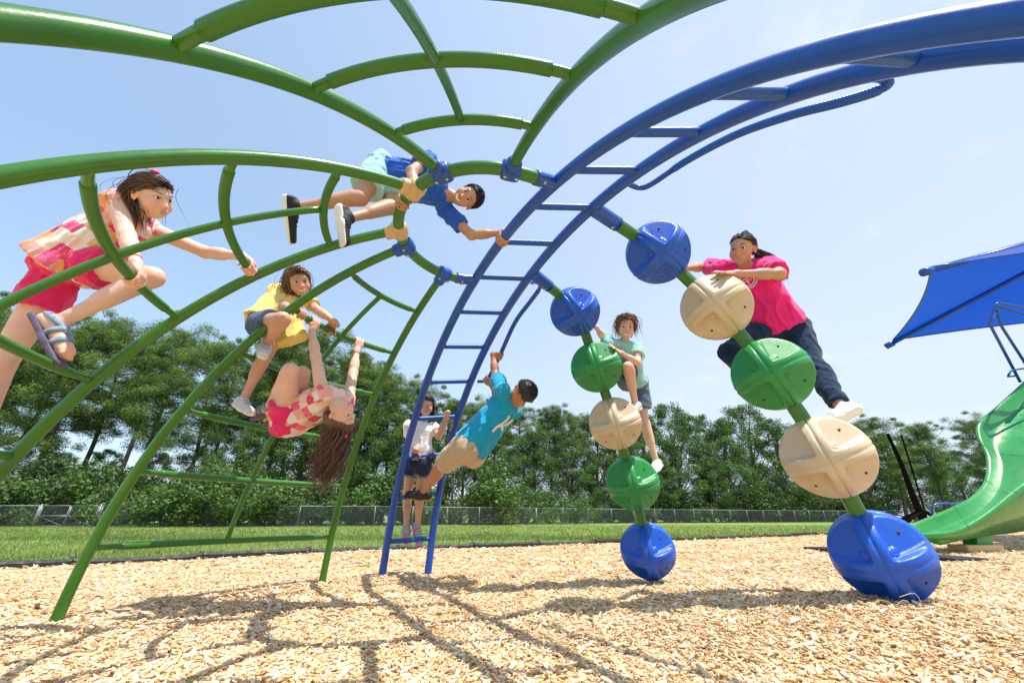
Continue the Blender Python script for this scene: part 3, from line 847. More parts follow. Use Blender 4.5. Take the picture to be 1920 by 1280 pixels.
RB = 'broad leafy green tree behind the fence, right of the ladder'
for q, (u, v, Y) in enumerate([(1110, 778, 52), (1150, 772, 51), (1200, 775, 54), (1250, 762, 53), (1300, 780, 55), (1345, 790, 54), (1385, 762, 58), (1440, 790, 56), (1490, 806, 60), (1545, 812, 62), (1060, 800, 47), (1000, 810, 46), (935, 800, 43), (870, 800, 41)]):
    plant(BROADS, q, u, v, Y, RB, 'leafy trees in the right half of the treeline', squash=1.1)
for q, (u, v, Y) in enumerate([(-60, 830, 42), (40, 835, 44), (120, 850, 43), (210, 845, 44), (300, 850, 45), (390, 840, 44), (470, 830, 43), (640, 740, 36), (720, 760, 37), (790, 770, 39), (560, 760, 35), (490, 800, 34), (1130, 850, 47), (1230, 850, 49), (1330, 860, 51), (1420, 870, 54)]):
    plant(BROADS, q + 1, u, v, Y, 'lower rounded leafy tree filling in under taller treetops', 'lower leafy trees within the treeline', squash=1.25)
for q, (u, v, Y) in enumerate([(1590, 800, 58), (1660, 815, 60), (1735, 835, 62), (1775, 850, 64), (1850, 840, 62), (1890, 835, 60), (1960, 830, 58)]):
    plant(BROADS, q, u, v, Y, 'far leafy tree low behind the slide and the black pole', 'far leafy trees at the right edge', squash=1.3)
o = plant(PINES, 3, 1625, 772, 50, 'broad dark pine behind the black leaning pole', None, squash=1.3)
o = plant(PINES, 0, 1700, 790, 52, 'slimmer pine just right of the black leaning pole', None, squash=1.2)
o = plant(PINES, 2, 1808, 775, 38, 'open branched pine standing alone beside the green slide', None, squash=1.25)
o = plant(PINES, 1, 1905, 800, 60, 'distant pine showing behind the top of the slide', None, squash=1.2)
BL = ['yellow green bush growing along the back of the fence', 'mid green bush growing along the back of the fence', 'dark green shrub growing along the back of the fence']
for q, u in enumerate([-150, -95, -40, 5, 48, 92, 128, 170, 215, 250, 292, 330, 365, 405, 440, 480, 515, 560, 600, 640, 675, 710, 760, 800, 850, 900, 940, 985, 1030, 1075]):
    Y = (30.3 if u < 560 else 30.3 + (u - 560) * .018) + rnd.uniform(-.5, 3.2); kd = rnd.choice([0, 1, 2, 2, 1])
    plant(BUSHES, kd, u, rnd.choice([850, 868, 885, 900, 915, 925]), Y, BL[kd], 'bushes behind the chain link fence, %s' % ['yellow green', 'mid green', 'dark green'][kd], 'bush', 1.3)
for q, u in enumerate(range(1110, 1600, 34)):  # added dark shrubs: they stand in for the shadow beneath the far trees
    plant(BUSHES, 2, u + rnd.uniform(-8, 8), rnd.uniform(905, 940), 46 + (u - 1110) * .030 + rnd.uniform(0, 5), 'low dark shrub added to stand in for shade under the far leafy trees', 'dark shrubs added as shade under the far leafy trees', 'bush', 1.9)

# ------------------------------------------------------------------ house glimpsed through the trees
M['wall'] = mat('pale_siding', (.62, .60, .56), .8, var=.06)
M['roof'] = mat('red_brown_shingle', (.27, .13, .085), .9, var=.2, bump=.3, bscale=20)
M['glass'] = mat('dark_window_glass', (.03, .04, .05), .1, var=.1)
hp = on_ground(1490, 976); hp = hp * (64 / hp[1]); hx, hy = hp[0], 64.0
hs = empty('house', (hx, hy, GZ)); tag(hs, 'low pale house with reddish roof, glimpsed under the distant trees', 'house')
mb = MB(); mb.box((hx, hy, GZ + 1.3), (6.5, 0, 0), (0, 3, 0), (0, 0, 1.3)); mb.build('wall', M['wall'], hs, smooth=False)
rv = [[hx - 7, hy - 3.5, GZ + 2.55], [hx + 7, hy - 3.5, GZ + 2.55], [hx + 7, hy + 3.5, GZ + 2.55], [hx - 7, hy + 3.5, GZ + 2.55], [hx - 6, hy, GZ + 3.9], [hx + 6, hy, GZ + 3.9]]
mb = MB(); mb.add(rv, [[0, 1, 5, 4], [2, 3, 4, 5], [1, 2, 5], [3, 0, 4], [3, 2, 1, 0]]); mb.build('roof', M['roof'], hs, smooth=False)
for dx in (-4.4, -1.6, 1.6, 4.4):
    mb = MB(); mb.box((hx + dx, hy - 3.01, GZ + 1.45), (.6, 0, 0), (0, .04, 0), (0, 0, .55)); w_ = mb.build('window', M['glass'], hs, smooth=False)

# ------------------------------------------------------------------ shade canopy at the right
M['shade'] = leaf_mat('blue_shade_fabric', (.004, .075, .50), .42)
CZ = 3.75
K1, K2, K3, K4 = V3(5.96, 4.74, CZ), V3(7.66, 7.29, CZ), V3(12.6, 5.9, CZ), V3(10.9, 3.35, CZ)
APX = V3(9.2, 4.62, 4.63)
CAMP = V3(0, 0, CAM_H); K1, K2, K3, K4, APX = [CAMP + (q - CAMP) * 1.8 for q in (K1, K2, K3, K4, APX)]
SAGK = .28
cnp = empty('shade_canopy', (APX[0], APX[1], 0)); tag(cnp, 'taut blue fabric shade canopy with scalloped edges over the slide', 'canopy')
sv, sf, so = [], [], 0
for a, b_ in ((K1, K2), (K2, K3), (K3, K4), (K4, K1)):
    n_ = 14; c_in = nrm(APX - (a + b_) / 2)
    g = []
    for i_ in range(n_ + 1):
        t_ = i_ / n_; e_ = a + (b_ - a) * t_; dip = 4 * t_ * (1 - t_); e_ = e_ + c_in * SAGK * dip
        for j_ in range(n_ + 1):
            w_ = j_ / n_; p = e_ + (APX - e_) * w_; p = p - V3(0, 0, .16) * (4 * w_ * (1 - w_)) * dip; g.append(p)
    sv += g; sf += [[so + i_ * (n_ + 1) + j_, so + (i_ + 1) * (n_ + 1) + j_, so + (i_ + 1) * (n_ + 1) + j_ + 1, so + i_ * (n_ + 1) + j_ + 1] for i_ in range(n_) for j_ in range(n_)]
    so += len(g)
mesh_obj('fabric', np.array(sv) - world_loc(cnp), sf, M['shade'], cnp, colors=np.ones((len(sv), 3)))
for k_ in (K1, K2, K3, K4):
    d_ = nrm(k_ - APX)
    MB().tube([APX - V3(0, 0, .10), k_ + d_ * .20 - V3(0, 0, .09)], .070, 12).build('rib', M['blue'], cnp)
    MB().tube([k_ + d_ * .02 - V3(0, 0, .09), k_ + d_ * .27 - V3(0, 0, .09)], .105, 12).build('rib_cap', M['blue'], cnp)
for a, b_ in ((K1, K2), (K2, K3), (K3, K4), (K4, K1)):
    c_in = nrm(APX - (a + b_) / 2)
    P = [a + (b_ - a) * t_ + c_in * SAGK * 4 * t_ * (1 - t_) for t_ in np.linspace(0, 1, 20)]
    MB().tube(P, .026, 8).build('edge_hem', M['blue'], cnp)
for p in (V3(18.5, 8.0, 0), V3(19.6, 9.6, 0)):
    MB().tube([V3(p[0], p[1], -.1), V3(p[0], p[1], 7.0)], .1, 14).build('post', M['blue'], cnp)

# ------------------------------------------------------------------ green wave slide
M['seam'] = mat('slide_seam', (.008, .12, .03), .5)
M['slide'] = mat('green_slide_plastic', (.018, .24, .045), .30, var=.06, scale=3, bump=.04, bscale=60, coat=.3, dust=.10)
FR = spline([at(*q) for q in [(1703, 986, 6.75), (1738, 972, 6.85), (1781, 954, 7.05), (1822, 932, 7.3), (1848, 900, 7.6), (1851, 858, 8.0), (1836, 820, 8.35), (1838, 792, 8.6), (1872, 762, 8.9), (1922, 716, 9.25), (1990, 650, 9.7)]], 10)
NR = spline([at(*q) for q in [(1728, 1000, 6.0), (1765, 998, 6.0), (1805, 988, 6.1), (1848, 962, 6.25), (1900, 920, 6.5), (1960, 872, 6.8), (1995, 820, 7.3), (2030, 770, 7.8), (2080, 715, 8.2), (2120, 670, 8.6), (2180, 610, 9.1)]], 10)
BR = spline([at(*q) for q in [(1736, 1013, 6.0), (1772, 1015, 6.05), (1812, 1011, 6.15), (1852, 1004, 6.3), (1905, 998, 6.55), (1962, 985, 6.9), (2000, 960, 7.3), (2035, 900, 7.8), (2085, 820, 8.2), (2125, 760, 8.6), (2185, 690, 9.1)]], 10)
sl = empty('slide', (float((FR[0][0] + NR[0][0]) / 2), float((FR[0][1] + NR[0][1]) / 2), 0)); tag(sl, 'wide wavy green plastic slide ending just above the wood chips', 'slide')
pv_, pf_ = [], []
ns = len(FR)
for i_ in range(ns):
    a, b_ = FR[i_], NR[i_]; t_ = nrm(FR[min(i_ + 1, ns - 1)] - FR[max(i_ - 1, 0)] + NR[min(i_ + 1, ns - 1)] - NR[max(i_ - 1, 0)])
    w_ = b_ - a; u_ = nrm(np.cross(w_, t_)); 
    if u_[2] < 0: u_ = -u_
    dp = .20 * min(1, (i_ + 3) / 10)
    sec = [(0.0, -.10), (-.035, -.03), (-.02, .012), (.012, .01), (.045, -.03), (.10, -dp * .8), (.17, -dp), (.34, -dp * 1.03), (.66, -dp * 1.03), (.83, -dp), (.90, -dp * .8), (.955, -.03), (.988, .01), (1.02, .012), (1.035, -.03), (1.03, -.16), (.97, -dp - .07), (.5, -dp - .09), (.03, -dp - .07)]
    sec = sec[:15]
    for s_, h_ in sec: pv_.append(a + w_ * s_ + u_ * h_)
    bl = BR[i_]; pv_ += [b_ * .5 + bl * .5 + w_ * .03, bl, bl * .4 + (a + w_ * .5 - u_ * (dp + .09)) * .6, a + w_ * .03 - u_ * (dp + .05)]
k_ = 19
for i_ in range(ns - 1):
    for j_ in range(k_): pf_.append([i_ * k_ + j_, i_ * k_ + (j_ + 1) % k_, (i_ + 1) * k_ + (j_ + 1) % k_, (i_ + 1) * k_ + j_])
pf_.append(list(range(k_)))
mesh_obj('chute', np.array(pv_) - world_loc(sl), pf_, M['slide'], sl)
pvn = np.array(pv_).reshape(ns, k_, 3)
for i_ in (22, 40, 56, 70):
    P = pvn[i_, 1:15] + V3(0, 0, .001)
    MB().tube(spline(P, 3), .0045, 5).build('seam', M['seam'], sl)
mb = MB(); fx = on_ground(1845, 1034)
mb.box(fx + V3(0, .1, .05), (.34, .05, 0), (-.02, .14, 0), (0, 0, .05), bev=.015); mb.build('foot_plate', M['clamp_tan'], sl)
mb = MB(); mb.box(fx + V3(.12, .14, .15), (.16, .03, 0), (-.02, .10, 0), (.03, 0, .09), bev=.02); mb.build('support', M['slide'], sl)
def bent(px):
    P = [at(*q) for q in px]; out = []
    for i_, p in enumerate(P):                                     # straight runs with short rounded corners
        if 0 < i_ < len(P) - 1:
            for w_ in (.10, .03): out.append(p + nrm(P[i_ - 1] - p) * w_)
            for w_ in (.03, .10): out.append(p + nrm(P[i_ + 1] - p) * w_)
        else: out.append(p)
    return np.array(out)
for px in ([(1913, 716, 8.9), (1855, 606, 8.9), (1868, 568, 8.9), (1935, 578, 8.9), (2010, 640, 9.0)], [(1936, 702, 9.3), (1878, 612, 9.3), (1866, 572, 9.2), (1935, 594, 9.2), (2010, 650, 9.1)]):
    MB().tube(bent(px), .028, 10).build('hand_rail', M['blue'], sl)
MB().tube([at(1857, 604, 8.9), at(1870, 582, 9.25)], .022, 8).build('cross_bar', M['blue'], sl)
MB().tube(bent([(1908, 704, 8.9), (1889, 706, 8.75), (1896, 694, 8.75), (1925, 690, 9.1)]), .02, 8).build('cross_bar', M['blue'], sl)
# deck and posts that carry the top, mostly out of frame
top = (FR[-1] + NR[-1]) / 2; dd = nrm((FR[-1] - FR[-8]) * V3(1, 1, 0)); sd2 = V3(-dd[1], dd[0], 0)
mb = MB(); mb.box(top + dd * .75 - V3(0, 0, .3), dd * .75, sd2 * .8, (0, 0, .04), bev=.01); mb.build('deck', M['timber'], sl)
for a in (.08, 1.42):
    for s_ in (-.78, .78):
        p = top + dd * a + sd2 * s_; MB().tube([V3(p[0], p[1], -.1), V3(p[0], p[1], p[2] + .9)], .05, 12).build('post', M['blue'], sl)
# rubber mats at the slide exit
M['mat'] = mat('black_rubber_mat', (.018, .018, .022), .8, var=.3, bump=.3, bscale=120)
for (u0, u1, v_), lb in zip([(1532, 1580, 1033), (1738, 1808, 1050)], ['black rubber wear mat half buried to the left of the blue pod', 'black rubber wear mat lying at the slide exit']):
    c = on_ground((u0 + u1) / 2, v_); t_ = c[1] * CP - .5 * SP; hw = (u1 - u0) / 2 / F_PX * t_
    mb = MB(); mb.box(c + V3(0, 0, .03), (hw, .03, 0), (-.03, .30, 0), (0, 0, .02), bev=.012); tag(mb.build('wear_mat', M['mat'], None, base=c), lb, 'rubber mat')

# leaning black net climber far behind the slide, and a small blue loop bar
M['black'] = mat('black_wrapped_pole', (.004, .004, .005), .85, var=.5, scale=20, bump=.6, bscale=40, spec=.1)
b0 = on_ground(1722, 984); tB = b0[1] * CP - .5 * SP
nb = empty('black_climbing_pole', (b0[0], b0[1], 0)); tag(nb, 'leaning black wrapped climbing poles on splayed feet, far behind the pods', 'climbing pole')
tD = 15.0; b0 = at(1728, 962, tD)
MB().tube(spline([at(1732, 975, tD), at(1712, 930, tD), at(1690, 870, tD), at(1664, 813, tD)], 8), np.interp(np.linspace(0, 1, 25), [0, .4, 1], [.14, .095, .05]), 12).build('pole', M['black'], nb)
MB().tube([at(1738, 970, tD + .3), at(1690, 815, tD + .3)], .03, 8).build('pole', M['black'], nb)
for u in (1680, 1700, 1765): MB().tube([at(1730, 955, tD), at(u, 978, tD - .4)], .06, 8).build('foot', M['black'], nb)
lb = empty('loop_bar', tuple(on_ground(1768, 976))); tD = 17.0; tag(lb, 'low blue loop bar seen behind the slide', 'loop bar')
MB().tube(spline([at(1750, 978, tD), at(1748, 950, tD), at(1764, 944, tD), at(1783, 946, tD), at(1786, 976, tD)], 8), .04, 8).build('loop', M['blue'], lb)
MB().tube([at(1764, 944, tD), at(1800, 943, tD)], .03, 8).build('cross_bar', M['blue'], lb)

# ------------------------------------------------------------------ people: bodies grown from a smooth distance field
class SDF:
    def __init__(s): s.p = []; s.cuts = []
    def _add(s, fn, lo, hi, k, op): s.p.append((fn, np.asarray(lo, float), np.asarray(hi, float), k, op)); return s
    def cap(s, a, b, r1, r2, k=.02, op=0, cuts=()):
        a, b = np.asarray(a, float), np.asarray(b, float); ab = b - a; L2 = ab @ ab + 1e-12; r = max(r1, r2)
        def fn(P):
            t = np.clip(((P - a) @ ab) / L2, 0, 1)
            d = np.linalg.norm(P - a - t[..., None] * ab, axis=-1) - (r1 + (r2 - r1) * t)
            for q, n_ in cuts: d = np.maximum(d, (P - q) @ n_)
            return d
        return s._add(fn, np.minimum(a, b) - r, np.maximum(a, b) + r, k, op)
    def ell(s, c, R, rad, k=.02, op=0):
        c = np.asarray(c, float); R = np.asarray(R, float); rad = np.asarray(rad, float); m = rad.max()
        def fn(P):
            q = (P - c) @ R.T; k0 = np.linalg.norm(q / rad, axis=-1); k1 = np.linalg.norm(q / rad ** 2, axis=-1) + 1e-9
            return k0 * (k0 - 1) / k1
        return s._add(fn, c - m, c + m, k, op)
    def ecap(s, a, b, lat, w1, d1, w2, d2, k=.03, cuts=(), op=0, pw=2.3):
        """capsule of oval section: half width along lat, half depth across it"""
        a, b = np.asarray(a, float), np.asarray(b, float); ax = b - a; L = np.linalg.norm(ax); ax = ax / L
        lat = nrm(lat - ax * (lat @ ax)); fr = np.cross(ax, lat); m = max(w1, d1, w2, d2)
        def fn(P):
            q = P - a; h_ = q @ ax; t = np.clip(h_ / L, 0, 1); w_ = w1 + (w2 - w1) * t; d_ = d1 + (d2 - d1) * t
            e = h_ - t * L; mn = np.minimum(w_, d_)
            rr = ((np.abs(q @ lat) / w_) ** pw + (np.abs(q @ fr) / d_) ** pw + (np.abs(e) / (mn * .75)) ** pw) ** (1 / pw)
            d = (rr - 1) * mn
            for q_, n_ in cuts: d = np.maximum(d, (P - q_) @ n_)
            return d
        return s._add(fn, np.minimum(a, b) - m, np.maximum(a, b) + m, k, op)
    def cut(s, p, n_): s.cuts.append((np.asarray(p, float), nrm(n_))); return s
    def ev(s, P):
        P = np.asarray(P, float); D = np.full(P.shape[:-1], .06)
        for fn, lo, hi, k, op in s.p: D = s._mix(D, fn(P), k, op)
        for p, n_ in s.cuts: D = np.maximum(D, (P - p) @ n_)
        return D
    @staticmethod
    def _mix(D, d, k, op):
        if op == 0:
            h_ = np.maximum(k - np.abs(D - d), 0) / k; return np.minimum(D, d) - h_ * h_ * k * .25
        d = -d; h_ = np.maximum(k - np.abs(D - d), 0) / k; return np.maximum(D, d) + h_ * h_ * k * .25
    def mesh(s, vox, disp=None):
        lo = np.min([q[1] for q in s.p if q[4] == 0], 0) - 3 * vox; hi = np.max([q[2] for q in s.p if q[4] == 0], 0) + 3 * vox
        n = np.ceil((hi - lo) / vox).astype(int) + 1
        ax = [lo[i] + vox * np.arange(n[i]) for i in range(3)]
        D = np.full(n, .06, np.float32)
        for fn, a, b, k, op in s.p:
            i0 = np.maximum(((a - k - 2.5 * vox - lo) / vox).astype(int), 0); i1 = np.minimum(((b + k + 2.5 * vox - lo) / vox).astype(int) + 2, n)
            if (i1 <= i0).any(): continue
            sl_ = tuple(slice(i0[q], i1[q]) for q in range(3))
            P = np.stack(np.meshgrid(*[ax[q][sl_[q]] for q in range(3)], indexing='ij'), -1)
            D[sl_] = s._mix(D[sl_], fn(P), k, op)
        if s.cuts:
            P = np.stack(np.meshgrid(*ax, indexing='ij'), -1)
            for p, n_ in s.cuts: D = np.maximum(D, (P - p) @ n_)
        S = D < 0
        cs = np.zeros(n - 1, np.int8); cor = [(i, j, k) for i in (0, 1) for j in (0, 1) for k in (0, 1)]
        for i, j, k in cor: cs += S[i:n[0] - 1 + i, j:n[1] - 1 + j, k:n[2] - 1 + k]
        I = np.argwhere((cs > 0) & (cs < 8)); vid = np.full(n - 1, -1, np.int32); vid[tuple(I.T)] = np.arange(len(I))
        dv = np.stack([D[I[:, 0] + i, I[:, 1] + j, I[:, 2] + k] for i, j, k in cor], 1)
        acc = np.zeros((len(I), 3)); cnt = np.zeros(len(I)); C = np.array(cor, float)
        for a in range(8):
            for b in range(a + 1, 8):
                if np.abs(C[a] - C[b]).sum() != 1: continue
                da, db = dv[:, a], dv[:, b]; m_ = (da < 0) != (db < 0)
                t = np.where(m_, da / np.where(m_, da - db, 1), 0)
                acc += np.where(m_[:, None], C[a] + t[:, None] * (C[b] - C[a]), 0); cnt += m_
        V = lo + (I + acc / cnt[:, None]) * vox
        Fs = []
        for a in range(3):
            b, c = (a + 1) % 3, (a + 2) % 3
            sa = [slice(None)] * 3; sb = [slice(None)] * 3; sa[a] = slice(0, -1); sb[a] = slice(1, None)
            ch = S[tuple(sa)] != S[tuple(sb)]; E_ = np.argwhere(ch)
            E_ = E_[(E_[:, b] > 0) & (E_[:, c] > 0) & (E_[:, b] < n[b] - 1) & (E_[:, c] < n[c] - 1)]
            ins = S[tuple(E_.T)]
            def g(db, dc):
                Q = E_.copy(); Q[:, b] -= db; Q[:, c] -= dc; return vid[tuple(Q.T)]
            q = np.stack([g(1, 1), g(0, 1), g(0, 0), g(1, 0)], 1); q[~ins] = q[~ins][:, ::-1]; Fs.append(q)
        return V, np.concatenate(Fs)

def grad(sdf, P, e=.002):
    return np.stack([sdf.ev(P + e * np.eye(3)[i]) - sdf.ev(P - e * np.eye(3)[i]) for i in range(3)], -1) / (2 * e)
def march(sdf, p, d, maxd=.5):
    """from p along d to the surface"""
    p = np.array(p, float); d = nrm(d); t = 0
    for _ in range(60):
        q = float(sdf.ev((p + d * t)[None])[0])
        if q < .0004: break
        t += q * .8
        if t > maxd: return None
    return p + d * t

# skin, hair, cloth materials
def attr_mat(name, rough, sss=0.0, nscale=60, nfac=.25, bump=.15, bscale=200, spec=.4, sheen=0.0, aniso=False):
    m, n, l, b = nmat(name)
    a = n.new('ShaderNodeAttribute'); a.attribute_name = 'Col'; tc = n.new('ShaderNodeTexCoord')
    no = n.new('ShaderNodeTexNoise'); no.inputs['Scale'].default_value = nscale; no.inputs['Detail'].default_value = 5
    l.new(tc.outputs['Object'], no.inputs['Vector'])
    mx = n.new('ShaderNodeMixRGB'); mx.blend_type = 'OVERLAY'; mx.inputs['Fac'].default_value = nfac
    l.new(a.outputs['Color'], mx.inputs['Color1']); l.new(no.outputs['Fac'], mx.inputs['Color2']); l.new(mx.outputs['Color'], b.inputs['Base Color'])
    b.inputs['Roughness'].default_value = rough; b.inputs['Specular IOR Level'].default_value = spec; b.inputs['Sheen Weight'].default_value = sheen
    if sss:
        b.inputs['Subsurface Weight'].default_value = sss; b.inputs['Subsurface Radius'].default_value = (.010, .004, .002); b.inputs['Subsurface Scale'].default_value = 1.0
    n2 = n.new('ShaderNodeTexNoise'); n2.inputs['Scale'].default_value = bscale; n2.inputs['Detail'].default_value = 4; l.new(tc.outputs['Object'], n2.inputs['Vector'])
    bp = n.new('ShaderNodeBump'); bp.inputs['Strength'].default_value = bump; bp.inputs['Distance'].default_value = .004
    l.new(n2.outputs['Fac'], bp.inputs['Height']); l.new(bp.outputs['Normal'], b.inputs['Normal'])
    return m
M['skin'] = attr_mat('skin', .48, .12, 40, .12, .08, 300, .4)
M['cloth'] = attr_mat('cotton_cloth', .85, 0, 30, .15, .35, 260, .2, .25)
M['denim'] = attr_mat('denim_cloth', .9, 0, 160, .5, .4, 500, .15, .15)
M['hair'] = attr_mat('hair', .38, 0, 90, .5, .25, 240, .55)
M['shoe'] = attr_mat('shoe_upper', .6, 0, 60, .25, .3, 300, .35)
M['rubber'] = attr_mat('shoe_sole', .7, 0, 60, .2, .2, 200, .3)
M['eyewhite'] = mat('eye_white', (.78, .76, .74), .2, var=.02)
M['iris'] = mat('iris_dark', (.018, .010, .006), .12, var=.1)
M['lip'] = mat('lips', (.60, .25, .20), .4, var=.08)
M['lipd'] = mat('lips_deep', (.38, .13, .10), .4, var=.08)
M['teeth'] = mat('teeth', (.85, .82, .75), .25, var=.02)
M['band_pink'] = mat('pink_hair_tie', (.75, .03, .20), .5, var=.1)
M['white_print'] = mat('white_shirt_print', (.80, .80, .78), .8, var=.03)
# patchwork print of the two matching summer tops
def patch_mat():
    m, n, l, b = nmat('patchwork_print')
    a = n.new('ShaderNodeAttribute'); a.attribute_name = 'Col'           # pattern coordinate carried on the cloth
    vr = n.new('ShaderNodeTexVoronoi'); vr.distance = 'CHEBYCHEV'; vr.inputs['Scale'].default_value = 17; vr.inputs['Randomness'].default_value = .25
    l.new(a.outputs['Vector'], vr.inputs['Vector'])
    r = n.new('ShaderNodeValToRGB'); r.color_ramp.interpolation = 'CONSTANT'
    pal = [(0, (.72, .05, .16)), (.18, (.82, .34, .14)), (.34, (.84, .62, .55)), (.48, (.78, .10, .26)), (.62, (.80, .40, .36)), (.74, (.70, .45, .16)), (.86, (.80, .74, .70))]
    for i_, (p_, c_) in enumerate(pal):
        e = r.color_ramp.elements[i_] if i_ < 2 else r.color_ramp.elements.new(p_); e.position = p_; e.color = (*c_, 1)
    sp = n.new('ShaderNodeSeparateColor'); l.new(vr.outputs['Color'], sp.inputs['Color']); l.new(sp.outputs[0], r.inputs['Fac'])
    v2 = n.new('ShaderNodeTexVoronoi'); v2.inputs['Scale'].default_value = 55; l.new(a.outputs['Vector'], v2.inputs['Vector'])
    r2 = n.new('ShaderNodeValToRGB'); r2.color_ramp.elements[0].position = .16; r2.color_ramp.elements[0].color = (1, 1, 1, 1); r2.color_ramp.elements[1].position = .24; r2.color_ramp.elements[1].color = (0, 0, 0, 1)
    l.new(v2.outputs['Distance'], r2.inputs['Fac'])
    gt_ = n.new('ShaderNodeMath'); gt_.operation = 'MULTIPLY'; gt_.inputs[1].default_value = .55; l.new(r2.outputs['Color'], gt_.inputs[0])
    mx = n.new('ShaderNodeMixRGB'); l.new(gt_.outputs[0], mx.inputs['Fac']); l.new(r.outputs['Color'], mx.inputs['Color1']); mx.inputs['Color2'].default_value = (.85, .68, .58, 1)
    l.new(mx.outputs['Color'], b.inputs['Base Color']); b.inputs['Roughness'].default_value = .85; b.inputs['Sheen Weight'].default_value = .2
    return m
M['patch'] = patch_mat()

SKINS = dict(fair=(.74, .475, .37), tan=(.51, .28, .18), brown=(.42, .205, .115), olive=(.59, .35, .245))
HAIRS = dict(dark=(.020, .011, .007), black=(.016, .012, .010), brown=(.075, .036, .018), chestnut=(.115, .058, .028), curly=(.15, .075, .036), mid=(.11, .055, .028))

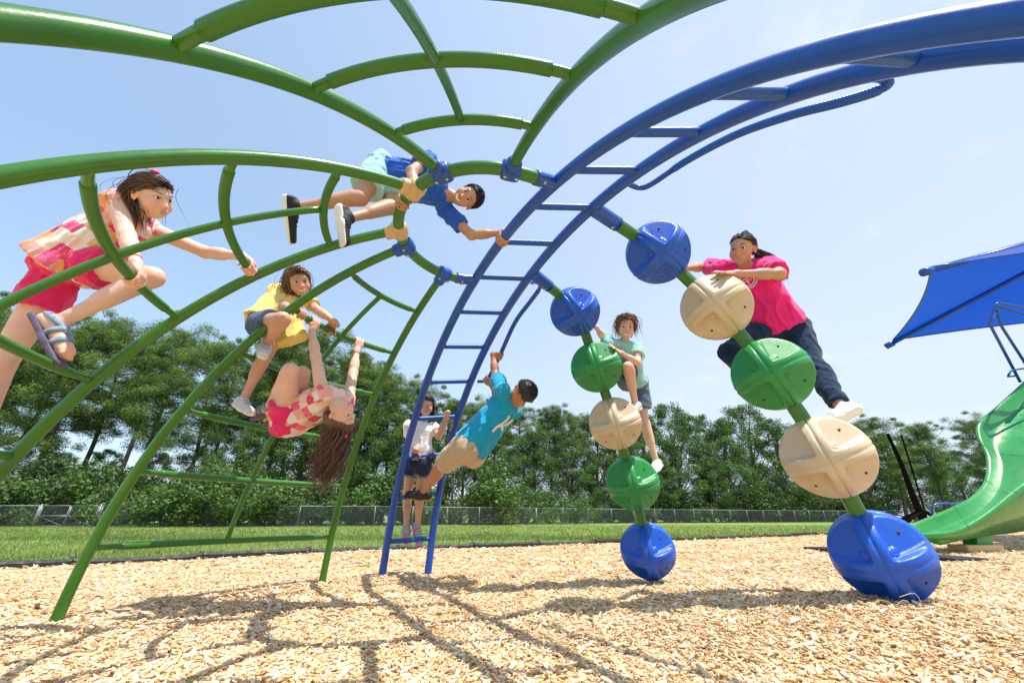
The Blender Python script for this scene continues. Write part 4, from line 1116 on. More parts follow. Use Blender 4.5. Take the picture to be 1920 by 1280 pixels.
class Kid:
    def __init__(k, s, J, face, up, skin, fat=1.0, girl=True):
        k.s = s; k.fat = fat; k.skin = SKINS[skin]
        k.J = {n_: at(*v) for n_, v in J.items()}
        j = k.J; k.shc = (j['sl'] + j['sr']) / 2; k.hipc = (j['hl'] + j['hr']) / 2
        k.up = nrm(k.shc - k.hipc); la = nrm(j['sl'] - j['sr']) + .5 * nrm(j['hl'] - j['hr']); k.lat = nrm(la - k.up * (la @ k.up)); k.fr = np.cross(k.lat, k.up)
        hu = nrm(up); hf = nrm(np.asarray(face, float) - hu * (np.asarray(face, float) @ hu)); hl = np.cross(hu, hf)
        k.HR = np.stack([hl, hf, hu]); k.hc = j['head']; k.hs = .965 + .25 * (s - 1.0)     # heads grow less than bodies
        k.sdf = SDF(); k.tint = []
    def H(k, x, y, z): return k.hc + k.hs * (np.array([x, y, z]) @ k.HR)
    def hand_scale(k): return .95 + .5 * (k.s - 1)
    # --- body
    def body(k):
        j, s, f, S = k.J, k.s, k.fat, k.sdf
        mid = k.hipc + .42 * (k.shc - k.hipc)
        S.ecap(k.shc - k.up * .05 * s, mid, k.lat, .108 * s * f, .074 * s * f, .094 * s * f, .070 * s * f, .03)
        S.ecap(mid, k.hipc + k.up * .015 * s, k.lat, .094 * s * f, .070 * s * f, .108 * s * f, .082 * s * f, .03)
        for a in 'lr':
            S.cap(k.shc, j['s' + a], .050 * s, .043 * s, .03)
            S.cap(j['s' + a], j['e' + a], .041 * s * (.5 + .5 * f), .031 * s * (.6 + .4 * f), .02)
            fa = j['w' + a] - j['e' + a]
            S.cap(j['e' + a], j['e' + a] + fa * .45, .031 * s, .0295 * s, .02); S.cap(j['e' + a] + fa * .3, j['w' + a], .0295 * s, .0195 * s, .02)
            hp = j['h' + a]
            S.cap(hp, j['k' + a], .073 * s * f, .046 * s * (.5 + .5 * f), .03)
            S.ell(hp - k.fr * .045 * s - k.up * .01 * s, np.stack([k.lat, k.fr, k.up]), np.array([.07, .06, .075]) * s * f, .03)
            kn, an = j['k' + a], j['a' + a]; sh = an - kn; back = -nrm(np.cross(np.cross(j['t' + a] - an, sh), sh)) if np.linalg.norm(np.cross(j['t' + a] - an, sh)) > 1e-6 else -k.fr
            if (j['t' + a] - an) @ back > 0: back = -back
            S.cap(kn, an, .042 * s, .027 * s, .025)
            S.cap(kn + sh * .14 + back * .014 * s, kn + sh * .52 + back * .008 * s, .044 * s, .032 * s, .035)
        nb = k.H(0, -.012, -.075); S.cap(k.shc - k.up * .01, nb, .041 * s, .036 * s, .03)
        k.tint += [(j['k' + a], .05 * s, (1.06, .90, .86)) for a in 'lr'] + [(j['e' + a], .04 * s, (1.04, .92, .88)) for a in 'lr']
    def head(k, smile=.5):
        S, H, q = k.sdf, k.H, k.hs
        E = lambda x, y, z, a, b, c, kk=.02, op=0: S.ell(H(x, y, z), k.HR, np.array([a, b, c]) * q, kk, op)
        E(0, -.012, .030, .073, .089, .079); E(0, .022, -.026, .058, .062, .069, .03)
        E(0, .048, -.078, .025, .028, .020, .035)
        for x in (-1, 1):
            E(x * .036, .049, -.036, .028, .027, .029, .025)
            E(x * .032, .091, .002, .016, .011, .010, .014, 1)
            E(x * .0745, -.010, -.014, .009, .019, .029, .012); E(x * .080, -.004, -.014, .006, .011, .017, .006, 1)
            E(x * .009, .087, -.034, .008, .008, .0065, .008)
        S.cap(H(-.034, .072, .024), H(.034, .072, .024), .006 * q, .006 * q, .02)
        S.cap(H(0, .076, .002), H(0, .093, -.030), .007 * q, .0105 * q, .014)
        S.cap(H(-.016, .079, -.059), H(.016, .079, -.059), .009 * q, .009 * q, .014); S.cap(H(-.014, .077, -.071), H(.014, .077, -.071), .010 * q, .010 * q, .012)
        k.tint += [(H(x * .042, .065, -.036), .034, (1.10, .86, .82)) for x in (-1, 1)] + [(H(0, .1, -.03), .02, (1.08, .86, .82))] + [(H(x * .077, -.01, -.01), .03, (1.08, .82, .78)) for x in (-1, 1)]
        k.smile = smile
    def grip(k, side, p, u, r, n_, thumb=1):
        """hand closed round a bar: p on its axis, u along it, n_ from bar towards the palm"""
        S, q = k.sdf, k.hand_scale(); u = nrm(u); n_ = np.asarray(n_, float); n_ = nrm(n_ - u * (n_ @ u))
        W_ = k.J['w' + side]; e2 = np.cross(u, n_); w = W_ - p; e2 = e2 if e2 @ w < 0 else -e2
        fr_ = .0075 * q; pos = lambda off, ph, rr: p + u * off + (math.cos(ph) * n_ + math.sin(ph) * e2) * rr
        R_ = np.stack([u, n_, e2]); pc = p + n_ * (r + .012 * q) - e2 * .022 * q
        W_ = k.J['w' + side] = .25 * W_ + .75 * (pc - e2 * .062 * q + n_ * .004)
        S.ell(pc, R_, np.array([.040, .0145, .040]) * q, .012)
        S.cap(W_, pc - e2 * .016 * q, .0195 * k.s, .019 * q, .02)
        for i, (o_, ln) in enumerate(zip((-.029, -.0095, .0095, .028), (200, 225, 215, 180))):
            A = np.radians(np.linspace(12, ln, 5)); Q = [pos(o_ * q, a, r + fr_ * 1.05) for a in A]
            Q[0] = Q[0] + n_ * .003
            for a, b, r1, r2 in zip(Q[:-1], Q[1:], (1.08, 1.0, .95, .9), (1.0, .95, .9, .8)): S.cap(a, b, fr_ * r1, fr_ * r2, .004)
        ts = thumb; A = np.radians([-35, -95, -150]); Q = [pos(ts * (.030 + .010 * i_) * q * .9, a, r + fr_ * (1.3 if i_ == 0 else 1.1)) for i_, a in enumerate(A)]
        S.cap(pc + u * ts * .026 * q, Q[0], .0115 * q, .0100 * q, .01); S.cap(Q[0], Q[1], .0098 * q, .0088 * q, .005); S.cap(Q[1], Q[2], .0088 * q, .0075 * q, .005)
        k.tint.append((pc, .07, (1.06, .90, .87)))
    def flat_hand(k, side, p, d, n_, thumb=1, curl=.35):
        """hand laid on a surface: p knuckle centre, d finger direction, n_ away from the surface"""
        S, q = k.sdf, k.hand_scale(); n_ = nrm(n_); d = nrm(np.asarray(d, float) - n_ * (np.asarray(d, float) @ n_)); u = np.cross(d, n_) * thumb
        pc = p - d * .036 * q; W_ = k.J['w' + side] = .25 * k.J['w' + side] + .75 * (pc - d * .062 * q + n_ * .008)
        S.ell(pc, np.stack([u, n_, d]), np.array([.038, .014, .042]) * q, .012); S.cap(W_, pc - d * .02 * q, .0195 * k.s, .018 * q, .02)
        for o_, ln in zip((.028, .0095, -.0095, -.027), (.058, .066, .061, .047)):
            a = p + u * o_ * q; dd = nrm(d + u * o_ * 4); b = a + dd * ln * .45 * q + n_ * .004; c = b + nrm(dd - n_ * curl) * ln * .30 * q; e = c + nrm(dd - n_ * curl * 2.4) * ln * .25 * q
            S.cap(a, b, .0085 * q, .0078 * q, .005); S.cap(b, c, .0078 * q, .0072 * q, .004); S.cap(c, e, .0072 * q, .006 * q, .004)
        a = pc + u * .030 * q - d * .01 * q; b = a + nrm(u + d * .6) * .030 * q; c = b + nrm(u * .3 + d - n_ * .3) * .026 * q
        S.cap(a, b, .0115 * q, .0095 * q, .01); S.cap(b, c, .0092 * q, .0075 * q, .005)
        k.tint.append((pc, .07, (1.06, .90, .87)))
    def bare_foot(k, side):
        S, s, j = k.sdf, k.s, k.J; an, to = j['a' + side], j['t' + side]; kn = j['k' + side]
        upv = nrm(kn - an); d = nrm(to - an); he = an - d * .035 * s - upv * .012 * s
        sole = nrm(np.cross(np.cross(d, upv), d)); L_ = np.linalg.norm(to - an)
        S.cap(an, he - sole * .015 * s, .028 * s, .026 * s, .02); S.cap(an + d * .01, to - d * .03 * s, .030 * s, .022 * s, .02); S.cap(he, to - d * .035 * s - sole * .004, .025 * s, .027 * s, .02)
        lat_ = np.cross(d, sole)
        for i in range(5):
            o_ = (i - 2) * .0135 * s; a = to - d * .038 * s + lat_ * o_; b = to - d * (.008 + .004 * abs(i - 1)) * s + lat_ * o_ * 1.1 - sole * .006
            S.cap(a, b, .010 * s, .0088 * s, .006)
        k.tint.append((to, .06, (1.08, .86, .82)))
        return dict(an=an, to=to, d=d, sole=sole, lat=lat_, he=he)
    def colours(k, V):
        c = np.tile(np.array(k.skin), (len(V), 1)) * (1 + .05 * vnoise(V * 14, 5)[:, None])
        for p, r, t in k.tint:
            w = np.exp(-(np.linalg.norm(V - p, axis=1) / r) ** 2)[:, None]; c = c * (1 + w * (np.array(t) - 1))
        return np.clip(c, 0, 1)
    def build(k, label, vox=.0055, group=None):
        V, F_ = k.sdf.mesh(vox); base = k.hipc.copy()
        o = mesh_obj('person', V - base, F_, M['skin'], None, colors=k.colours(V)); o.location = tuple(base)
        tag(o, label, 'person', group); k.obj = o; k.base = base
        k.face()
        return o
    def add(k, name, V, F_, m, col=None, parent=None, smooth=True):
        par = parent or k.obj
        return mesh_obj(name, np.asarray(V) - k.base, F_, m, par, smooth, colors=(np.tile(np.array(col, float), (len(V), 1)) if col is not None and np.ndim(col) == 1 else col))
    def face(k):
        """eyes, brows and mouth laid on the face the field gives"""
        f = k.HR[1]; q = k.hs
        def on(x, z, lift=0.0):
            p = march(k.sdf, k.H(x, .16, z), -f, .25)
            return (p if p is not None else k.H(x, .08, z)) + f * lift
        for x in (-1, 1):
            c = on(x * .0315, .003, -.0015)
            v, fc = ell_mesh(c, k.HR, np.array([.0132, .0060, .0070]) * q, 14, 10); e = k.add('eye', v, fc, M['eyewhite'])
            gz = k.gaze if hasattr(k, 'gaze') else 0
            v, fc = ell_mesh(c + f * .0045 * q + k.HR[0] * gz * .004, k.HR, np.array([.0068, .0030, .0068]) * q, 12, 8); k.add('iris', v, fc, M['iris'], parent=e)
            P = [on(x * (.0315 + a * .0155), .003 + .0074 * math.cos(a * 1.25) - .0012, .0008) for a in np.linspace(-1, 1, 7)]
            k.add('eyelash', *sweep(P, [.0006, .0015, .0020, .0020, .0020, .0016, .0008], 6), M['lash'], parent=e)
            P = [on(x * (.016 + a * .032), .0262 + .0042 * math.sin(a * 2.6), .0006) for a in np.linspace(0, 1, 7)]
            k.add('eyebrow', *sweep(P, np.array([.0012, .0019, .0022, .0021, .0018, .0013, .0006]) * q, 6), M['brow_' + k.hair])
        sm = k.smile; w_ = .021 + .009 * sm; lm = M['lipd'] if k.skin[0] < .5 else M['lip']
        up_ = lambda a: -.0585 + .008 * sm * a * a - .0008 * math.cos(a * 6); lo_ = lambda a: -.0665 - .0075 * sm * (1 - a * a) * 1.6 + .008 * sm * a * a
        A = np.linspace(-1, 1, 11); R_ = np.array([.0006, .0014, .0021, .0026, .0028, .0024, .0028, .0026, .0021, .0014, .0006]) * q
        m_ = k.add('mouth', *sweep([on(a * w_, up_(a), .0004) for a in A], R_, 7), lm)
        k.add('lower_lip', *sweep([on(a * w_ * .92, lo_(a), .0006) for a in A], R_ * 1.15, 7), lm, parent=m_)
        if sm > .45:
            T_ = np.array([[on(a * w_ * .86, z_, .0016) for z_ in (up_(a) - .001, lo_(a) + .001)] for a in A]).reshape(-1, 3)
            T_ = np.concatenate([T_, T_ - f * .004]); n_ = 22
            fc = [[2 * i, 2 * i + 1, 2 * i + 3, 2 * i + 2] for i in range(10)] + [[n_ + 2 * i, n_ + 2 * i + 2, n_ + 2 * i + 3, n_ + 2 * i + 1] for i in range(10)]
            k.add('teeth', T_, fc, M['teeth'], parent=m_)
    # --- clothes
    def cloth(k, name, S, col, m='cloth', vox=.006, fold=.004, seed=1, flow=None, print_=False):
        V, F_ = S.mesh(vox)
        g = grad(S, V); g /= np.linalg.norm(g, axis=1)[:, None] + 1e-9
        Q = np.stack([(V - k.hipc) @ k.lat, (V - k.hipc) @ k.fr, (V - k.hipc) @ k.up], 1)
        fl = np.array(flow if flow is not None else (26, 26, 9)); w = vnoise(Q * fl, seed) * .6 + vnoise(Q * fl * 2.1 + 3, seed + 1) * .4
        w = np.sign(w) * np.abs(w) ** .8
        rg = 1 - 3.2 * np.abs(vnoise(Q * np.array([11, 11, 5]) + 7, seed + 5)); w = w * .8 + np.maximum(rg, -.6) * 1.0        # ridged creases
        V = V + g * (w * fold)[:, None]
        if print_: c = Q + 5
        else: c = np.clip(np.tile(np.array(col), (len(V), 1)) * (1 + .05 * vnoise(Q * 9, seed + 2)[:, None]), 0, 1)
        return k.add(name, V, F_, M[m], c)
    def shirt(k, col, sleeve=.55, hem=.0, loose=1.0, name='shirt', m='cloth', fold=.004, vox=.006, neck=.0, print_=False, flare=1.0, seed=1, hem_tilt=None, extra=None):
        """hem: how far below the hip line (fraction of torso); sleeve: fraction of upper arm"""
        j, s, f = k.J, k.s, k.fat; S = SDF(); e = .012 * loose * s; T_ = k.shc - k.hipc
        mid = k.hipc + .42 * T_; low = k.hipc - hem * T_
        hem_n = -(k.up if hem_tilt is None else nrm(k.up + hem_tilt)); hc = [(low, hem_n)]
        S.ecap(k.shc - k.up * .045 * s, mid, k.lat, .108 * s * f + e, .076 * s * f + e, .096 * s * f + e * 1.5, .073 * s * f + e * 1.6, .03)
        S.ecap(mid, low - k.up * .05, k.lat, .096 * s * f + e * 1.5, .073 * s * f + e * 1.6, (.112 * s * f + e * 1.7) * flare, (.088 * s * f + e * 1.7) * flare, .03, cuts=hc)
        for a in 'lr':
            S.cap(k.shc + k.up * .004, j['s' + a], .052 * s + e * .3, .045 * s + e * .5, .03)
            if sleeve > 0:
                v = j['e' + a] - j['s' + a]; en = j['s' + a] + v * sleeve
                fs = .5 + .5 * f
                S.cap(j['s' + a], en + v * .15, .043 * s * fs + e * .6, .041 * s * fs + e * 1.15, .022, cuts=[(en, nrm(v))])
        nb = k.shc + (k.H(0, -.012, -.075) - k.shc) * (.30 + neck); ax = nrm(k.H(0, -.012, -.075) - k.shc)
        S.cap(k.shc, nb, .047 * s + e * .3, .044 * s, .025, cuts=[(nb - ax * .004, ax)])
        if extra: extra(S)
        k.shirt_sdf = S
        return k.cloth(name, S, col, m, vox, fold, seed, print_=print_)
    def shorts(k, col, leg=.5, loose=1.0, name='shorts', m='cloth', fold=.004, vox=.006, taper=1.15, seed=4, cuff=None):
        j, s, f = k.J, k.s, k.fat; S = SDF(); eo = .009 * loose * s; e = .009 * min(loose, 1.1) * s
        top = k.hipc + .22 * (k.shc - k.hipc)
        S.ecap(top, k.hipc, k.lat, .098 * s * f + e, .074 * s * f + e, .110 * s * f + e, .086 * s * f + e, .03, cuts=[(top + k.up * .01, k.up)])
        for a in 'lr':
            v = j['k' + a] - j['h' + a]; hp = j['h' + a]
            S.ell(hp - k.fr * .045 * s - k.up * .01 * s, np.stack([k.lat, k.fr, k.up]), np.array([.07, .06, .075]) * s * f + e, .03)
            if leg <= 1: 
                en = hp + v * leg; r_ = (.073 + (.046 - .073) * leg) * s * f
                S.cap(hp, en + v * .08, .075 * s * f + e, r_ * taper + eo * 1.2, .025, cuts=[(en, nrm(v))])
            else:
                S.cap(hp, j['k' + a], .075 * s * f + e, .047 * s * (.5 + .5 * f) + e, .025)
                w = j['a' + a] - j['k' + a]; en = j['k' + a] + w * (leg - 1); S.cap(j['k' + a], en + w * .05, .050 * s * (.5 + .5 * f) + e, .037 * s + e, .02, cuts=[(en, nrm(w))])
                bk_ = -nrm(np.cross(np.cross(j['t' + a] - j['a' + a], w), w)); bk_ = -bk_ if (j['t' + a] - j['a' + a]) @ bk_ > 0 else bk_
                S.cap(j['k' + a] + w * .12 + bk_ * .014 * s, j['k' + a] + w * .55 + bk_ * .008 * s, .047 * s + e, .037 * s + e, .035)
        o = k.cloth(name, S, col, m, vox, fold, seed)
        if cuff is not None:
            for a in 'lr':
                v = j['k' + a] - j['h' + a]; en = j['h' + a] + v * leg; r_ = ((.073 + (.046 - .073) * leg) * s * f) * taper + e * 1.5; d_ = nrm(v)
                C = SDF(); C.cap(en - d_ * .05, en + d_ * .05, r_, r_, .01, cuts=[(en + d_ * .004, d_), (en - d_ * .022, -d_)])
                V, F_ = C.mesh(.006); k.add('cuff', V, F_, M[m], np.array(cuff), parent=o)
        return o
    def shoe(k, side, col, sole=(.80, .80, .78), lace=None, low=1.0, col2=None, size=1.0):
        s, j = k.s * size, k.J; an, to, kn = j['a' + side], j['t' + side], j['k' + side]; upv = nrm(kn - an); to = to + nrm(to - an) * .018 * s; s = s * 1.08
        d = nrm(to - an + upv * .0); nn = nrm(np.cross(np.cross(d, upv), d)); lat_ = np.cross(d, nn)
        # the sole runs from under the heel to the toe
        he = an - d * .03 * s - nn * .044 * s; tp = to - d * .012 * s; dz = nrm(tp - he); nn = nrm(nn - dz * (nn @ dz)); lat_ = np.cross(dz, nn)
        U = SDF(); bt = he - nn * .022 * s
        U.ecap(he + nn * .006, he + (tp - he) * .45 + nn * .004, lat_, .031 * s, .036 * s, .034 * s, .031 * s, .02); U.ecap(he + (tp - he) * .4, tp - nn * .004, lat_, .035 * s, .030 * s, .033 * s, .021 * s, .02)
        U.cap(an - nn * .01, he + (tp - he) * .3, .034 * s, .033 * s, .02)
        if low > .9: U.cap(an + upv * .016 * s, an - nn * .01, .033 * s, .034 * s, .015, cuts=[(an + upv * .012 * s, upv)])
        U.cut(bt, -nn)
        V, F_ = U.mesh(.005); c = np.tile(np.array(col), (len(V), 1))
        if col2 is not None:
            w = (vnoise((V - an) * 42, 3) > .05)[:, None]; c = np.where(w, np.array(col2), c)
        o = k.add('shoe', V, F_, M['shoe'], c)
        B_ = SDF(); B_.ecap(he - dz * .002, he + (tp - he) * .5, lat_, .036 * s, .04 * s, .037 * s, .036 * s, .02); B_.ecap(he + (tp - he) * .45, tp + dz * .003, lat_, .038 * s, .036 * s, .036 * s, .03 * s, .02)
        B_.cut(bt - nn * .012 * s, -nn); B_.cut(bt + nn * .010 * s, nn)
        V, F_ = B_.mesh(.005); k.add('sole', V, F_, M['rubber'], np.array(sole), parent=o)
        if lace is not None:
            mb_v, mb_f, n0 = [], [], 0
            for t_ in (.30, .42, .54, .64):
                c0 = he + (tp - he) * t_
                P = [march(U, c0 + lat_ * w_ * .020 * s + nn * .12, -nn, .2) for w_ in np.linspace(-1, 1, 6)]
                P = [p + nn * .001 for p in P if p is not None]
                if len(P) < 3: continue
                v, fc = sweep(P, .0028, 5); mb_v.append(v); mb_f += [[a + n0 for a in q_] for q_ in fc]; n0 += len(v)
            if mb_v: k.add('lace', np.concatenate(mb_v), mb_f, M['rubber'], np.array(lace), parent=o)
        return o
    # --- hair
    def scalp(k, th=.012, front=0.0, low=-.075, lowy=None):
        S = SDF(); q = k.hs
        S.ell(k.H(0, -.012, .030), k.HR, (np.array([.073, .089, .079]) + th) * q, .02); S.ell(k.H(0, -.035, -.03), k.HR, (np.array([.064, .055, .07]) + th * .8) * q, .04)
        n_ = np.array([0, .725, -.69]) @ k.HR; S.cut(k.H(0, 0, 0) + n_ * front * q, n_); S.cut(k.H(0, 0, low), -k.HR[2])
        return S
    def hairs(k, S, locks, name='hair', vox=.006, seed=3, rough=.004):
        """scalp volume plus many separate locks, as one mesh"""
        V, F_ = S.mesh(vox); g = grad(S, V); g /= np.linalg.norm(g, axis=1)[:, None] + 1e-9
        Q = (V - k.hc) @ k.HR.T; V = V + g * (rough * vnoise(Q * np.array([95, 30, 30]), seed))[:, None]
        vs, fs, n0 = [V], F_.tolist(), len(V); base = np.array(HAIRS[k.hair]); cs = [np.tile(base, (len(V), 1)) * (1 + .3 * vnoise(Q * 60, seed + 1)[:, None])]
        r_ = random.Random(seed)
        for P, r in locks:
            v, fc = sweep(P, r, 4, False); vs.append(v); fs += [[a + n0 for a in q_] for q_ in fc]; n0 += len(v); cs.append(np.tile(base * r_.uniform(.6, 1.7), (len(v), 1)))
        return k.add(name, np.concatenate(vs), fs, M['hair'], np.clip(np.concatenate(cs), 0, 1))
    def lock_set(k, guides, n, jit, r0, seed=5, curl=0.0, cturn=9.0, tipjit=1.0):
        """n locks blended between guide lines (same point count), each jittered and tapered"""
        R_ = np.random.default_rng(seed); G = np.array(guides); out = []
        for _ in range(n):
            w = R_.dirichlet(np.full(len(G), .55)); P = np.tensordot(w, G, 1); m_ = len(P); t = np.linspace(0, 1, m_)[:, None]
            P = P + R_.normal(0, jit, 3) * (.35 + t * tipjit) + R_.normal(0, jit * .5, 3) * np.sin(t * R_.uniform(2, 6) + R_.uniform(0, 6))
            P = spline(P, 4); t = np.linspace(0, 1, len(P))
            if curl > 0:
                T_, N_, B_ = frames(P); ph = R_.uniform(0, 6.28) + t * cturn * R_.uniform(.7, 1.3)
                P = P + (np.cos(ph)[:, None] * N_ + np.sin(ph)[:, None] * B_) * (curl * np.minimum(1, t * 3))[:, None]
            L_ = R_.uniform(.72, 1.0); m2 = max(4, int(len(P) * L_)); P = P[:m2]
            out.append((P, r0 * R_.uniform(.6, 1.2) * np.interp(np.linspace(0, 1, m2), [0, .15, .6, 1], [.7, 1, .8, .12])))
        return out
    def short_hair(k, n, ln, r0, seed=9, zmin=-.06, front=.010, comb=(0, .4, .3)):
        """short tufts all over the scalp"""
        R_ = np.random.default_rng(seed); out = []; q = k.hs
        while len(out) < n:
            d = nrm(R_.normal(size=3)); p = d * (np.array([.073, .089, .079]) + .009) + np.array([0, -.012, .030])
            if p[2] < zmin or .725 * p[1] - .69 * p[2] > front: continue
            cb = np.array(comb) - d * (np.array(comb) @ d); t = nrm(d * .38 + cb + R_.normal(0, .12, 3)); P = np.array([k.H(*(p + t * ln * u_ * (.7 + .0) - d * .006 * (u_ ** 2) * 0)) for u_ in np.linspace(-.2, R_.uniform(.7, 1.1), 4)])
            out.append((P, np.array([1, 1, .7, .15]) * r0))
        return out
    def ribbon(k, S, lines, d, width, m, name, parent, lift=.0022):
        """flat strokes of print pressed onto cloth along direction d"""
        vs, fs, n0 = [], [], 0; d = nrm(d)
        for L_ in lines:
            P = spline(L_, 6) if len(L_) > 2 else np.array([L_[0] + (L_[1] - L_[0]) * t for t in np.linspace(0, 1, 8)])
            T_ = np.gradient(P, axis=0)
            row = []
            for p, t in zip(P, T_):
                sd_ = nrm(np.cross(t, d)) * width / 2
                pr = [march(S, p + sd_ * w_ - d * .2, d, .45) for w_ in (-1, 0, 1)]
                if any(x is None for x in pr): continue
                row.append([x - d * lift for x in pr] + [x + d * .003 for x in pr[::-1]])
            if len(row) < 2: continue
            v = np.array(row).reshape(-1, 3); vs.append(v)
            for i in range(len(row) - 1):
                for q in range(6): fs.append([n0 + i * 6 + q, n0 + i * 6 + (q + 1) % 6, n0 + (i + 1) * 6 + (q + 1) % 6, n0 + (i + 1) * 6 + q])
            fs.append([n0 + q for q in range(6)]); fs.append([n0 + (len(row) - 1) * 6 + q for q in range(5, -1, -1)])
            n0 += len(v)
        if vs: return k.add(name, np.concatenate(vs), fs, m, parent=parent)
def ell_mesh(c, R, rad, nu, nv):
    th = np.linspace(0, np.pi, nv); ph = np.linspace(0, 2 * np.pi, nu, endpoint=False)
    v = np.stack([np.sin(th)[:, None] * np.cos(ph), np.cos(th)[:, None] + 0 * ph, np.sin(th)[:, None] * np.sin(ph)], 2).reshape(-1, 3) * rad
    i = np.arange(nv - 1)[:, None]; j = np.arange(nu)[None]; j2 = (j + 1) % nu
    return c + v @ R, np.stack([i * nu + j, i * nu + j2, (i + 1) * nu + j2, (i + 1) * nu + j], 2).reshape(-1, 4)
M['lash'] = mat('eyelash', (.012, .008, .006), .5)
for h_, c_ in HAIRS.items(): M['brow_' + h_] = mat('eyebrow_' + h_, np.array(c_) * 1.0 + .02, .6)
def tangent(curve, p):
    i = int(((curve - p) ** 2).sum(1).argmin()); i = min(max(i, 1), len(curve) - 2); return curve[i], nrm(curve[i + 1] - curve[i - 1])
def rung_curve(a, b, z): return np.array([dome(q, z) for q in np.linspace(AZ[a], AZ[b], 160)])
def at_px(curve, u, v):
    """the point of a bar nearest to what is seen at pixel (u, v)"""
    d = curve - V3(0, 0, CAM_H); t = d[:, 1] * CP + d[:, 2] * SP; up_ = -d[:, 1] * SP + d[:, 2] * CP
    i = int(((960 + F_PX * d[:, 0] / t - u) ** 2 + (640 - F_PX * up_ / t - v) ** 2).argmin()); i = min(max(i, 1), len(curve) - 2)
    return curve[i], nrm(curve[i + 1] - curve[i - 1])
TO_CAM = lambda p: nrm(V3(0, 0, CAM_H) - p)
CR, CU, CF = V3(1, 0, 0), V3(0, -SP, CP), V3(0, CP, SP)        # right, up, forward of the view the poses were read in
def vd(r, u, f): return nrm(CR * r + CU * u - CF * f)          # right, up, towards the viewer

# joints read from the photograph: (u, v, depth)
POSE = {
    'p1': (1.07, dict(head=(285, 368, 2.037), sr=(219, 380, 1.987), sl=(279, 428, 2.245), er=(238, 442, 1.885), wr=(260, 500, 1.799), el=(385, 473, 2.301), wl=(452, 487, 2.245), hr=(140, 492, 1.983), hl=(118, 502, 2.053), kr=(286, 520, 2.009), ar=(103, 607, 1.787), tr=(130, 672, 1.757), kl=(-2, 690, 1.886), al=(-60, 860, 1.816), tl=(-20, 890, 1.76))),
    'p2': (1.03, dict(head=(878, 370, 2.834), sl=(836, 396, 2.907), sr=(803, 300, 2.699), el=(884, 441, 2.837), wl=(932, 452, 3.015), er=(772, 322, 2.49), wr=(766, 368, 2.362), hr=(712, 312, 2.861), hl=(735, 350, 2.998), kr=(676, 372, 2.632), kl=(736, 389, 2.722), ar=(558, 388, 2.494), al=(654, 409, 2.433), tr=(550, 450, 2.507), tl=(648, 455, 2.378))),
    'p3': (0.94, dict(head=(560, 528, 2.915), sr=(519, 545, 2.986), sl=(572, 556, 3.03), er=(529, 570, 2.831), wr=(556, 577, 2.717), el=(593, 580, 2.902), wl=(614, 601, 2.79), hr=(488, 606, 2.7), hl=(503, 604, 2.847), kr=(530, 598, 2.492), ar=(501, 644, 2.629), tr=(494, 664, 2.489), kl=(506, 650, 2.67), al=(457, 748, 2.6), tl=(470, 770, 2.51))),
    'p4': (1.0, dict(head=(639, 780, 2.497), sl=(604, 738, 2.485), sr=(652, 750, 2.726), el=(592, 668, 2.575), wl=(592, 608, 2.661), er=(662, 700, 2.901), wr=(670, 649, 2.976), hl=(534, 784, 2.6), hr=(550, 778, 2.742), kl=(544, 695, 2.499), kr=(566, 700, 2.622), al=(504, 765, 2.601), ar=(525, 772, 2.7), tl=(480, 775, 2.672), tr=(503, 788, 2.772))),
    'p5': (0.95, dict(head=(799, 759, 4.003), sr=(766, 798, 3.908), sl=(816, 802, 4.053), er=(766, 832, 4.015), wr=(779, 848, 3.841), el=(823, 818, 3.84), wl=(837, 788, 3.777), hr=(773, 868, 3.939), hl=(795, 868, 3.886), kr=(764, 920, 4.004), kl=(788, 920, 3.97), ar=(762, 985, 3.907), al=(783, 986, 3.896), tr=(763, 1012, 3.774), tl=(787, 1018, 3.785))),
    'p6': (1.13, dict(head=(981, 737, 3.272), sl=(942, 732, 3.28), sr=(966, 772, 3.538), el=(929, 702, 3.53), wl=(932, 671, 3.727), er=(935, 752, 3.807), wr=(917, 716, 3.679), hl=(872, 834, 3.244), hr=(887, 846, 3.377), kl=(823, 878, 3.476), kr=(845, 855, 3.672), al=(793, 922, 3.718), ar=(822, 862, 4.003), tl=(765, 926, 3.812), tr=(806, 842, 4.14))),
    'p7': (0.95, dict(head=(1173, 613, 3.509), sr=(1148, 646, 3.486), sl=(1195, 652, 3.562), er=(1131, 632, 3.707), wr=(1117, 622, 3.904), el=(1195, 680, 3.375), wl=(1166, 662, 3.281), hr=(1176, 716, 3.585), hl=(1200, 716, 3.64), kr=(1177, 688, 3.306), ar=(1191, 756, 3.37), tr=(1174, 774, 3.27), kl=(1206, 786, 3.528), al=(1230, 864, 3.429), tl=(1224, 882, 3.299))),
    'p8': (1.1, dict(head=(1392, 466, 2.685), sr=(1352, 505, 2.872), sl=(1448, 500, 2.766), er=(1322, 500, 3.149), wr=(1297, 489, 2.971), el=(1462, 514, 2.516), wl=(1388, 516, 2.505), hr=(1432, 618, 2.843), hl=(1490, 615, 2.81), kr=(1366, 660, 2.692), ar=(1432, 722, 2.793), tr=(1440, 745, 2.623), kl=(1526, 688, 2.566), al=(1578, 764, 2.271), tl=(1530, 802, 2.26))),
}
def kid(key, face, up, skin, fat=1.0, hair='dark'):
    k = Kid(*POSE[key], face, up, skin, fat); k.hair = hair; return k
RUNG_AB = rung_curve('A', 'B', 1.745); RUNG_CD_LOW = rung_curve('C', 'D', 1.46); RUNG_CD = rung_curve('C', 'D', 1.745)
def ladder_rung(i):
    p, q = rail('L', .295 + .394 * i), rail('R', .295 + .394 * i); return p + np.linspace(0, 1, 60)[:, None] * (q - p)
GRIP_R = R_RUNG + .003

